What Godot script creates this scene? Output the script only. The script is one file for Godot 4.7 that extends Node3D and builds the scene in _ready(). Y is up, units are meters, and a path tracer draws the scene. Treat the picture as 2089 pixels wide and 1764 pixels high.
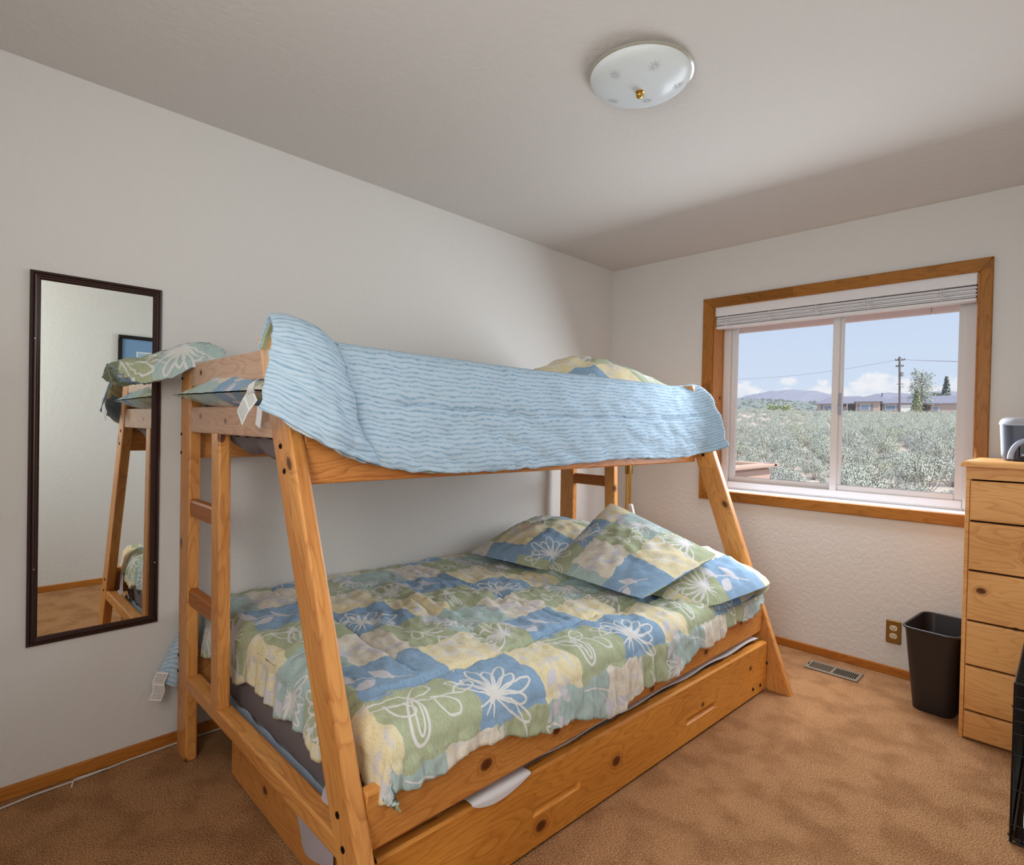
extends Node3D
# A bedroom with a pine bunk bed, a window on a sagebrush field, and what stands in both.
# Axes: the corner of the bed wall (x = 0) and the window wall (z = 0); y up, metres.

const ROOM_X := 2.77
const ROOM_Z := 4.15
const CEIL := 2.44
var names := {}
var M := {}
var tex_of := {}
var rng := RandomNumberGenerator.new()

# ------------------------------------------------------------------ mesh helper
class MB:
	var v := PackedVector3Array()
	var n := PackedVector3Array()
	var t := PackedVector2Array()
	var i := PackedInt32Array()
	var c := PackedColorArray()
	var two := false
	func add(p: Vector3, nn: Vector3, uv := Vector2.ZERO) -> int:
		v.append(p); n.append(nn); t.append(uv)
		return v.size() - 1
	func addc(p: Vector3, nn: Vector3, uv: Vector2, col: Color) -> int:
		c.append(col)
		return add(p, nn, uv)
	func tri(a: int, b: int, d: int) -> void:
		var g := (v[b] - v[a]).cross(v[d] - v[a])
		if g.dot(n[a] + n[b] + n[d]) > 0.0:
			i.append(a); i.append(d); i.append(b)
		else:
			i.append(a); i.append(b); i.append(d)
	func quad(a: int, b: int, d: int, e: int) -> void:
		tri(a, b, d); tri(a, d, e)
	func face(a: Vector3, b: Vector3, d: Vector3, e: Vector3, out: Vector3, s := 1.0) -> void:
		var nn := (b - a).cross(d - a).normalized()
		if nn.length() < 0.5:
			nn = (d - a).cross(e - a).normalized()
		if nn.dot(out) < 0.0: nn = -nn
		var la := (b - a).length() * s
		var lb := (d - b).length() * s
		quad(add(a, nn, Vector2(0, 0)), add(b, nn, Vector2(la, 0)), add(d, nn, Vector2(la, lb)), add(e, nn, Vector2(0, lb)))
	func mesh() -> ArrayMesh:
		var arr := []
		arr.resize(Mesh.ARRAY_MAX)
		arr[Mesh.ARRAY_VERTEX] = v; arr[Mesh.ARRAY_NORMAL] = n; arr[Mesh.ARRAY_TEX_UV] = t; arr[Mesh.ARRAY_INDEX] = i
		if two: arr[Mesh.ARRAY_TEX_UV2] = t
		if c.size() == v.size(): arr[Mesh.ARRAY_COLOR] = c
		var m := ArrayMesh.new()
		m.add_surface_from_arrays(Mesh.PRIMITIVE_TRIANGLES, arr)
		return m

func V(x: float, y: float, z: float) -> Vector3: return Vector3(x, y, z)

# profile (closed, counter-clockwise, local x/y) swept from a to b; side = direction of profile x, up = of profile y
func sweep(mb: MB, prof: PackedVector2Array, a: Vector3, b: Vector3, side: Vector3, up: Vector3, smooth := false, u0 := 0.0, v0 := 0.0, caps := true, inset := 0.0) -> void:
	var ax := (b - a).normalized()
	var L := (b - a).length()
	var k := prof.size()
	var cen := Vector2.ZERO
	for p in prof: cen += p / k
	var per := 0.0
	for j in k:
		var p := prof[j]; var q := prof[(j + 1) % k]
		var d := q - p
		var en := Vector2(d.y, -d.x).normalized()
		if en.dot((p + q) / 2 - cen) < 0: en = -en
		var n1 := en; var n2 := en
		if smooth:
			n1 = (p - cen).normalized(); n2 = (q - cen).normalized()
		var w1 := (side * n1.x + up * n1.y).normalized()
		var w2 := (side * n2.x + up * n2.y).normalized()
		var P := side * p.x + up * p.y
		var Q := side * q.x + up * q.y
		var len := d.length()
		var i0 := ax * inset
		mb.quad(mb.add(a + P + i0, w1, Vector2(u0, v0 + per)), mb.add(b + P - i0, w1, Vector2(u0 + L, v0 + per)), mb.add(b + Q - i0, w2, Vector2(u0 + L, v0 + per + len)), mb.add(a + Q + i0, w2, Vector2(u0, v0 + per + len)))
		if caps:
			var s := 1.0
			if inset > 0.0:
				var pc := p + (cen - p).normalized() * inset; var qc := q + (cen - q).normalized() * inset
				var Pi := side * pc.x + up * pc.y; var Qi := side * qc.x + up * qc.y
				for e in 2:
					var o := a if e == 0 else b
					var dn := -ax if e == 0 else ax
					var off := i0 if e == 0 else -i0
					var nn := (w1 + dn).normalized()
					mb.quad(mb.add(o + P + off, nn, Vector2(u0, v0)), mb.add(o + Q + off, nn, Vector2(u0, v0 + len)), mb.add(o + Qi, nn, Vector2(u0 + inset, v0 + len)), mb.add(o + Pi, nn, Vector2(u0 + inset, v0)))
					var ce := o + side * cen.x + up * cen.y
					mb.tri(mb.add(ce, dn, Vector2(u0 + cen.x, v0 + cen.y)), mb.add(o + Pi, dn, Vector2(u0 + pc.x, v0 + pc.y)), mb.add(o + Qi, dn, Vector2(u0 + qc.x, v0 + qc.y)))
			else:
				for e in 2:
					var o := a if e == 0 else b
					var dn := -ax if e == 0 else ax
					var ce := o + side * cen.x + up * cen.y
					mb.tri(mb.add(ce, dn, Vector2(u0 + cen.x, v0 + cen.y)), mb.add(o + P, dn, Vector2(u0 + p.x, v0 + p.y)), mb.add(o + Q, dn, Vector2(u0 + q.x, v0 + q.y)))
		per += len

func rrect(w: float, h: float, r: float, seg := 2) -> PackedVector2Array:
	var o := PackedVector2Array()
	r = minf(r, minf(w, h) * 0.49)
	for c in 4:
		var cx := (w / 2 - r) * (1 if c == 0 or c == 3 else -1)
		var cy := (h / 2 - r) * (1 if c < 2 else -1)
		for s in seg + 1:
			var a := PI / 2 * c + PI / 2 * s / seg
			o.append(Vector2(cx + cos(a) * r, cy + sin(a) * r))
	return o

# a board from a to b: w along side, h along the third direction
func board(mb: MB, a: Vector3, b: Vector3, w: float, h: float, side: Vector3, r := 0.006, u0 := 0.0, v0 := 0.0) -> void:
	var ax := (b - a).normalized()
	var s := (side - ax * side.dot(ax)).normalized()
	sweep(mb, rrect(w, h, r), a, b, s, ax.cross(s), false, u0, v0, true, minf(r, 0.004))

func boardm(a: Vector3, b: Vector3, w: float, h: float, side: Vector3, r := 0.006, u0 := 0.0, v0 := 0.0) -> ArrayMesh:
	var mb := MB.new()
	board(mb, a, b, w, h, side, r, u0, v0)
	return mb.mesh()

# rounded box between two corners, its long side along x, y or z
func box(mb: MB, lo: Vector3, hi: Vector3, r := 0.004, axis := 0, u0 := 0.0, v0 := 0.0) -> void:
	var c := (lo + hi) / 2
	var s := hi - lo
	if axis == 0: board(mb, V(lo.x, c.y, c.z), V(hi.x, c.y, c.z), s.y, s.z, Vector3.UP, r, u0, v0)
	elif axis == 1: board(mb, V(c.x, lo.y, c.z), V(c.x, hi.y, c.z), s.x, s.z, Vector3.RIGHT, r, u0, v0)
	else: board(mb, V(c.x, c.y, lo.z), V(c.x, c.y, hi.z), s.x, s.y, Vector3.RIGHT, r, u0, v0)

func boxm(lo: Vector3, hi: Vector3, r := 0.004, axis := 0, u0 := 0.0, v0 := 0.0) -> ArrayMesh:
	var mb := MB.new()
	box(mb, lo, hi, r, axis, u0, v0)
	return mb.mesh()

func tube(mb: MB, pts: PackedVector3Array, rad: float, k := 8, caps := true) -> void:
	var prev := Vector3.ZERO
	var rings := []
	var dist := 0.0
	for j in pts.size():
		var d := (pts[mini(j + 1, pts.size() - 1)] - pts[maxi(j - 1, 0)]).normalized()
		var s := prev
		if s == Vector3.ZERO: s = d.cross(Vector3.UP if absf(d.y) < 0.9 else Vector3.RIGHT)
		s = (s - d * s.dot(d)).normalized()
		prev = s
		var up := d.cross(s)
		if j > 0: dist += pts[j].distance_to(pts[j - 1])
		var ring := []
		for q in k + 1:
			var a := TAU * q / k
			var nn := s * cos(a) + up * sin(a)
			ring.append(mb.add(pts[j] + nn * rad, nn, Vector2(dist, rad * a)))
		rings.append(ring)
	for j in rings.size() - 1:
		for q in k: mb.quad(rings[j][q], rings[j][q + 1], rings[j + 1][q + 1], rings[j + 1][q])
	if caps:
		for e in 2:
			var j := 0 if e == 0 else pts.size() - 1
			var dn := (pts[0] - pts[1]).normalized() if e == 0 else (pts[-1] - pts[-2]).normalized()
			var ce := mb.add(pts[j], dn)
			var loop := []
			for q in k: loop.append(mb.add(mb.v[rings[j][q]], dn))
			for q in k: mb.tri(ce, loop[q], loop[(q + 1) % k])

func tubem(pts: PackedVector3Array, rad: float, k := 8) -> ArrayMesh:
	var mb := MB.new()
	tube(mb, pts, rad, k)
	return mb.mesh()

# turned shape round the axis through o: prof = (radius, height) from bottom to top
func lathe(mb: MB, o: Vector3, prof: PackedVector2Array, k := 24, ax := Vector3.UP) -> void:
	var s := ax.cross(Vector3.RIGHT if absf(ax.x) < 0.9 else Vector3.UP).normalized()
	var t2 := ax.cross(s)
	for j in prof.size() - 1:
		var p := prof[j]; var q := prof[j + 1]
		var d := q - p
		var en := Vector2(d.y, -d.x).normalized()
		var ep := en; var eq := en
		if j > 0:
			var d0 := p - prof[j - 1]; var e0 := Vector2(d0.y, -d0.x).normalized()
			if e0.dot(en) > 0.6: ep = (e0 + en).normalized()
		if j < prof.size() - 2:
			var d1 := prof[j + 2] - q; var e1 := Vector2(d1.y, -d1.x).normalized()
			if e1.dot(en) > 0.6: eq = (e1 + en).normalized()
		var r0 := []; var r1 := []
		for a in k + 1:
			var an := TAU * a / k
			var rad := s * cos(an) + t2 * sin(an)
			r0.append(mb.add(o + rad * p.x + ax * p.y, (rad * ep.x + ax * ep.y).normalized(), Vector2(0.5 + cos(an) * p.x, 0.5 + sin(an) * p.x)))
			r1.append(mb.add(o + rad * q.x + ax * q.y, (rad * eq.x + ax * eq.y).normalized(), Vector2(0.5 + cos(an) * q.x, 0.5 + sin(an) * q.x)))
		for a in k: mb.quad(r0[a], r0[a + 1], r1[a + 1], r1[a])

func lathem(o: Vector3, prof: PackedVector2Array, k := 24, ax := Vector3.UP) -> ArrayMesh:
	var mb := MB.new()
	lathe(mb, o, prof, k, ax)
	return mb.mesh()

# a sheet of points P[row][col]; normals by differences, turned towards "out"
func sheet(mb: MB, P: Array, UV: Array, flip := false) -> void:
	var R := P.size()
	var C: int = P[0].size()
	var id := []
	for r in R:
		var row := []
		for c in C:
			var du: Vector3 = P[r][mini(c + 1, C - 1)] - P[r][maxi(c - 1, 0)]
			var dv: Vector3 = P[mini(r + 1, R - 1)][c] - P[maxi(r - 1, 0)][c]
			var nn := du.cross(dv)
			if nn.length() < 1e-9: nn = Vector3.UP
			nn = nn.normalized()
			if flip: nn = -nn
			row.append(mb.add(P[r][c], nn, UV[r][c]))
		id.append(row)
	for r in R - 1:
		for c in C - 1: mb.quad(id[r][c], id[r][c + 1], id[r + 1][c + 1], id[r + 1][c])

# ------------------------------------------------------------------ scene helpers
func numbered(s: String) -> String:
	if not names.has(s):
		names[s] = 0
		return s
	names[s] += 1
	return "%s_%03d" % [s, names[s]]

func tag(o: Node, label: String, category: String, group := "") -> void:
	o.set_meta("label", label); o.set_meta("category", category)
	if group: o.set_meta("group", group)

func thing(called: String, label: String, category: String, at := Vector3.ZERO, group := "") -> Node3D:
	var o := Node3D.new()
	o.name = numbered(called)
	o.position = at
	add_child(o)
	tag(o, label, category, group)
	return o

# the meshes of parts are in room coordinates; the part undoes its thing's place
func part(parent: Node3D, called: String, m: Mesh, mat: Material, label := "") -> MeshInstance3D:
	var o := MeshInstance3D.new()
	o.name = called
	o.mesh = m
	o.material_override = mat
	if parent.get_parent() == self and not parent is MeshInstance3D: o.position = -parent.position
	parent.add_child(o, true)
	if label: o.set_meta("label", label)
	return o

func single(called: String, m: Mesh, mat: Material, label: String, category: String, group := "") -> MeshInstance3D:
	var o := MeshInstance3D.new()
	o.name = numbered(called)
	o.mesh = m
	o.material_override = mat
	add_child(o)
	if label: tag(o, label, category, group)
	return o

func struct(called: String, m: Mesh, mat: Material) -> MeshInstance3D:
	var o := MeshInstance3D.new()
	o.name = numbered(called)
	o.mesh = m
	o.material_override = mat
	add_child(o)
	o.set_meta("kind", "structure")
	return o

func mat(col: Color, rough := 0.7, spec := 0.5) -> StandardMaterial3D:
	var m := StandardMaterial3D.new()
	m.albedo_color = col
	m.roughness = rough
	m.metallic_specular = spec
	return m

func textured(img: Image, scale: Vector3, rough := 0.8, tint := Color.WHITE) -> StandardMaterial3D:
	var m := mat(tint, rough, 0.35)
	if not tex_of.has(img): tex_of[img] = ImageTexture.create_from_image(img)
	m.albedo_texture = tex_of[img]
	m.uv1_scale = scale
	return m

func noise(freq: float, sd: int, oct := 3) -> FastNoiseLite:
	var f := FastNoiseLite.new()
	f.noise_type = FastNoiseLite.TYPE_SIMPLEX_SMOOTH
	f.frequency = freq
	f.seed = sd
	f.fractal_octaves = oct
	return f

func relief(freq: float, sd: int, size := 512, oct := 3) -> NoiseTexture2D:
	var t := NoiseTexture2D.new()
	t.width = size; t.height = size
	t.seamless = true
	t.noise = noise(freq, sd, oct)
	return t

func _ready() -> void:
	# camera: level to within a degree or so, as the photographer held it
	var cam := Camera3D.new()
	cam.name = "camera"
	var yaw := -0.781; var pitch := -0.0113; var roll := 0.0216
	var f := V(sin(yaw) * cos(pitch), sin(pitch), -cos(yaw) * cos(pitch))
	var r0 := V(cos(yaw), 0, sin(yaw)); var u0 := r0.cross(f)
	var rr := r0 * cos(roll) + u0 * sin(roll); var uu := -r0 * sin(roll) + u0 * cos(roll)
	cam.transform = Transform3D(Basis(rr, uu, -f), V(2.4719, 1.2670, 3.5365))
	cam.fov = 74.764
	cam.near = 0.02; cam.far = 9000.0
	add_child(cam)
	cam.current = true
	# sky, sun, exposure
	var env := Environment.new()
	env.background_mode = Environment.BG_SKY
	var sky := Sky.new()
	var sm := PanoramaSkyMaterial.new()
	sm.panorama = ImageTexture.create_from_image(sky_image())
	sm.energy_multiplier = 1.0
	sky.sky_material = sm
	env.sky = sky
	env.tonemap_mode = Environment.TONE_MAPPER_LINEAR
	env.tonemap_exposure = 1.0
	env.sdfgi_enabled = true; env.ssao_enabled = true; env.ssil_enabled = true
	var we := WorldEnvironment.new()
	we.name = "sky"
	we.environment = env
	add_child(we)
	var sun := DirectionalLight3D.new()
	sun.name = "sun"
	sun.light_color = Color(1.0, 0.97, 0.93)
	sun.light_energy = 1.8
	sun.light_angular_distance = 0.6
	sun.shadow_enabled = true
	sun.look_at_from_position(V(6, 10, 3.2), Vector3.ZERO)
	add_child(sun)
	# daylight of the seen window, then an added fill light behind the camera
	var day := AreaLight3D.new()
	day.name = "window_daylight"
	day.area_size = Vector2(1.25, 0.95)
	day.light_energy = 4.0
	day.light_color = Color(0.93, 0.965, 1.0)
	day.position = V(1.465, 1.46, 0.16)
	day.rotation = V(deg_to_rad(-30), PI, 0)
	day.shadow_enabled = true
	day.area_range = 12.0
	add_child(day)
	var day2 := AreaLight3D.new()  # added soft fill that brightens the room from behind the camera
	day2.name = "added_fill_behind"
	day2.area_size = Vector2(0.88, 0.95)
	day2.light_energy = 2.6
	day2.light_color = Color(0.99, 0.985, 0.96)
	day2.position = V(2.17, 1.72, ROOM_Z - 0.02)
	day2.shadow_enabled = true
	day2.area_range = 12.0
	add_child(day2)

	make_materials()
	build_room()
	build_window()
	build_bed()
	build_trundle()
	build_trundle_bedding()
	build_mattresses()
	build_comforter()
	build_pillows()
	build_quilt()
	build_dresser()
	build_blind()
	build_mirror()
	build_picture()
	build_ceiling_light()
	build_printer()
	build_bin()
	build_lamp()
	build_crate()
	build_outlet()
	build_vent()
	build_cord()
	build_field()
	build_houses()
	build_trees()
	build_hills()
	build_porch()

# ------------------------------------------------------------------ computed surfaces
# pine: grain along x; wm x hm metres; knots = (x, y, size) in metres
func wood(w: int, h: int, wm: float, hm: float, sd: int, dark: Color, light: Color, knots := [], ringf := 55.0) -> Image:
	var img := Image.create(w, h, false, Image.FORMAT_RGB8)
	var warp := noise(1.0, sd, 2)
	var fine := noise(1.0, sd + 7, 2)
	var kc := Color(0.30, 0.13, 0.05)
	for y in h:
		var Y := y * hm / h
		for x in w:
			var X := x * wm / w
			var r := Y * ringf * 0.5 + warp.get_noise_2d(X * 1.6, Y * 9.0) * 3.2
			var kd := 9.0
			for kn in knots:
				var dx: float = (X - kn.x) / 1.35
				var dy: float = Y - kn.y
				var d: float = sqrt(dx * dx + dy * dy) / kn.z
				if d < 5.0:
					kd = minf(kd, d)
					r += exp(-d * d * 0.28) * 3.0 * (1.0 if dy > 0 else -1.0)
			var f := r - floorf(r)
			var ring := pow(f, 3.0) if f < 0.88 else (1.0 - f) / 0.12
			var g := ring * 0.5 + fine.get_noise_2d(X * 14.0, Y * 420.0) * 0.26 + warp.get_noise_2d(X * 0.9 + 40.0, Y * 3.0) * 0.42 + 0.18
			var c := light.lerp(dark, clampf(g, 0.0, 1.0))
			if kd < 2.2:
				var k := clampf(1.25 - kd, 0.0, 1.0)
				c = c.lerp(kc, clampf(k * 1.5, 0.0, 0.86))
				if kd > 0.9: c = c.lerp(kc, 0.4 * (2.2 - kd) / 1.3 * (0.5 + 0.5 * sin(kd * 9.0)))
			img.set_pixel(x, y, c)
	return img

var print_img: Image
const PX := 1024
const TW := 0.69
const TH := 0.67

func dot_at(x: float, y: float, r: float, c: Color, a := 1.0) -> void:
	var x0 := floori(x - r - 1); var x1 := ceili(x + r + 1)
	var y0 := floori(y - r - 1); var y1 := ceili(y + r + 1)
	for yy in range(y0, y1 + 1):
		for xx in range(x0, x1 + 1):
			var d := sqrt((xx - x) * (xx - x) + (yy - y) * (yy - y))
			var k := clampf(r - d + 0.7, 0.0, 1.0) * a
			if k > 0.0:
				var px := posmod(xx, PX); var py := posmod(yy, PX)
				print_img.set_pixel(px, py, print_img.get_pixel(px, py).lerp(c, k))

# a brush line through points given in metres of the print
func brush(pts: Array, w: float, c: Color, taper := 0.35) -> void:
	var s := PX / TW
	var cv := Curve2D.new()
	for p in pts.size():
		var q: Vector2 = pts[p]
		var tan := Vector2.ZERO
		if p > 0 and p < pts.size() - 1: tan = (pts[p + 1] - pts[p - 1]) * 0.18
		cv.add_point(Vector2(q.x * s, q.y * PX / TH), -tan * s, tan * s)
	var L := cv.get_baked_length()
	var n := int(L / 1.6) + 2
	for k in n:
		var f := float(k) / (n - 1)
		var p := cv.sample_baked(f * L)
		dot_at(p.x, p.y, w * s * 0.5 * (1.0 - taper * absf(2.0 * f - 1.0)), c, 0.9)

func petal(o: Vector2, ang: float, len: float, wid: float, c: Color, lw := 0.0075, full := false) -> void:
	var d := Vector2(cos(ang), sin(ang)); var e := Vector2(-d.y, d.x)
	var a := []
	for k in 9:
		var f := k / 8.0
		var al := sin(f * PI) ; var th := (f - 0.5) * 2.0
		a.append(o + d * len * (1.0 - absf(th) ** 1.6) + e * wid * 0.5 * signf(th) * pow(absf(sin(absf(th) * PI)), 0.8))
	if full:
		for k in 12:
			var f := (k + 0.5) / 12.0
			var p := o + d * len * f
			var w2 := wid * sin(f * PI) * 0.9
			brush([p - e * w2 * 0.5, p + e * w2 * 0.5], len / 10.0, c, 0.1)
	else:
		brush(a, lw, c, 0.25)

func flower(o: Vector2, turn: float, s: float, c: Color) -> void:
	for k in 9:
		var a := turn + (k - 4) * 0.36
		petal(o, a, s * (0.115 if k % 2 == 0 else 0.092), s * 0.026, c, 0.0068)
	brush([o - Vector2(cos(turn), sin(turn)) * 0.012, o + Vector2(cos(turn), sin(turn)) * 0.02], 0.02, c, 0.2)
	for k in 3: brush([o, o - Vector2(cos(turn + (k - 1) * 0.5), sin(turn + (k - 1) * 0.5)) * s * 0.04], 0.006, c)

func leafy(o: Vector2, turn: float, s: float, c: Color, full := false) -> void:
	var d := Vector2(cos(turn), sin(turn)); var e := Vector2(-d.y, d.x)
	brush([o, o + d * 0.09 * s + e * 0.012 * s, o + d * 0.20 * s], 0.0065, c)
	for k in 4:
		var p := o + d * (0.05 + 0.05 * k) * s
		petal(p, turn + (0.75 if k % 2 == 0 else -0.75), 0.075 * s, 0.034 * s, c, 0.0065, full)

func floral() -> Image:
	print_img = Image.create(PX, PX, false, Image.FORMAT_RGB8)
	var blue := Color(0.555, 0.675, 0.79); var green := Color(0.70, 0.735, 0.605)
	var yell := Color(0.93, 0.875, 0.70); var cream := Color(0.92, 0.885, 0.815); var teal := Color(0.70, 0.785, 0.775); var white := Color(0.88, 0.875, 0.87); var lilac := Color(0.82, 0.815, 0.84)
	var edge := noise(1.0, 3, 2); var slub := noise(1.0, 9, 2); var tone := noise(1.0, 12, 2)
	# three bands across; in each the bounds of its patches along the repeat
	var zs := [[0.05, 0.30, 0.48, 0.72], [-0.01, 0.19, 0.47, 0.66], [0.0, 0.28, 0.46, 0.67]]
	var cs := [[green, yell, blue], [cream, teal, green], [blue, green, yell]]
	for y in PX:
		for x in PX:
			var X := x * TW / PX; var Z := y * TH / PX
			var e := edge.get_noise_2d(X * 6.0, Z * 6.0) * 0.022 + edge.get_noise_2d(X * 40.0, Z * 40.0) * 0.003
			var e2 := edge.get_noise_2d(X * 6.0 + 50.0, Z * 6.0) * 0.022 + edge.get_noise_2d(X * 40.0 + 50.0, Z * 40.0) * 0.003
			var xb := fposmod(X + e, TW)
			var b := 0 if xb < 0.235 else (1 if xb < 0.475 else 2)
			var zb: float = fposmod(Z + e2 - zs[b][0], TH) + zs[b][0]
			var k := 0 if zb < zs[b][1] else (1 if zb < zs[b][2] else 2)
			var c: Color = cs[b][k]
			var st := slub.get_noise_2d(X * 26.0, Z * 520.0) * 0.7 + slub.get_noise_2d(X * 60.0 + 9.0, Z * 210.0) * 0.5
			var to := tone.get_noise_2d(X * 14.0, Z * 14.0)
			if c == yell or c == cream:
				var w := 0.5 + 0.5 * sin(Z * 520.0 + tone.get_noise_2d(X * 30.0, Z * 30.0) * 3.0)
				c = c.lerp(white, clampf(w * 0.55 * (0.6 + to), 0.0, 0.8))
				if to > 0.25: c = c.lerp(lilac, clampf((to - 0.25) * 2.0, 0.0, 0.7))
			c = c.lerp(white, clampf(st * 0.34 + to * 0.10, 0.0, 0.5)).lerp(c.darkened(0.3), clampf(-st * 0.55 - to * 0.15, 0.0, 0.6))
			print_img.set_pixel(x, y, c)
	# drawn flowers and leaves
	flower(Vector2(0.165, 0.665), -2.3, 1.25, white)
	brush([Vector2(0.19, 0.61), Vector2(0.24, 0.585), Vector2(0.30, 0.57)], 0.006, white)
	leafy(Vector2(0.02, 0.33), -1.2, 1.25, white)
	petal(Vector2(0.05, 0.20), 0.3, 0.16, 0.05, white, 0.008)
	petal(Vector2(0.06, 0.20), 0.3, 0.13, 0.02, white, 0.006)
	brush([Vector2(0.05, 0.20), Vector2(0.02, 0.26), Vector2(0.02, 0.34), Vector2(0.07, 0.42)], 0.007, white)
	leafy(Vector2(0.12, 0.40), 0.2, 0.9, lilac, true)
	leafy(Vector2(0.29, 0.22), -0.9, 1.0, lilac, true)
	brush([Vector2(0.26, 0.30), Vector2(0.30, 0.18), Vector2(0.38, 0.06), Vector2(0.42, -0.03)], 0.0065, white)
	flower(Vector2(0.35, 0.40), 0.6, 0.85, white)
	leafy(Vector2(0.30, 0.60), -0.5, 1.0, white)
	leafy(Vector2(0.62, 0.10), 1.9, 1.1, lilac, true)
	flower(Vector2(0.58, 0.36), 2.4, 1.1, white)
	brush([Vector2(0.58, 0.36), Vector2(0.52, 0.44), Vector2(0.49, 0.56), Vector2(0.55, 0.66)], 0.0065, white)
	petal(Vector2(0.50, 0.55), 0.5, 0.12, 0.045, white, 0.007)
	petal(Vector2(0.63, 0.52), 2.2, 0.10, 0.04, white, 0.006)
	return print_img

func stripes() -> Image:
	var img := Image.create(512, 512, false, Image.FORMAT_RGB8)
	var a := noise(1.0, 21, 2); var b := noise(1.0, 25, 3); var s := noise(1.0, 29, 2)
	for y in 512:
		for x in 512:
			var X := x / 512.0; var Y := y / 512.0
			# the sheet repeats every 0.4 m; the wave closes on itself
			var ax := sin(X * TAU) ; var ay := cos(X * TAU)
			var k := sin((Y * 24.0 + a.get_noise_3d(ax * 0.25, ay * 0.25, Y * 1.5) * 0.22 + a.get_noise_3d(ax * 1.3, ay * 1.3, Y * 16.0) * 0.20) * TAU)
			var br := 0.5 + 0.5 * b.get_noise_3d(ax * 2.4, ay * 2.4, Y * 30.0)
			var c := Color(0.715, 0.795, 0.86).lerp(Color(0.50, 0.63, 0.735), clampf((k + 0.15) * 0.9, 0.0, 1.0) * clampf(br * 1.5 - 0.15, 0.0, 1.0))
			c = c.lerp(Color(0.79, 0.85, 0.87), clampf(s.get_noise_2d(X * 40.0, Y * 260.0) * 0.45, 0.0, 0.4))
			img.set_pixel(x, y, c)
	return img

func tag_img() -> Image:
	var img := Image.create(96, 160, false, Image.FORMAT_RGB8)
	img.fill(Color(0.93, 0.93, 0.92))
	var r := RandomNumberGenerator.new()
	r.seed = 5
	for y in range(12, 150, 7):
		if y > 60 and y < 72: continue
		var x := 8
		while x < 84:
			var w := r.randi_range(3, 9)
			img.fill_rect(Rect2i(x, y, mini(w, 86 - x), 3), Color(0.42, 0.42, 0.44))
			x += w + 3
	return img

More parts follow.
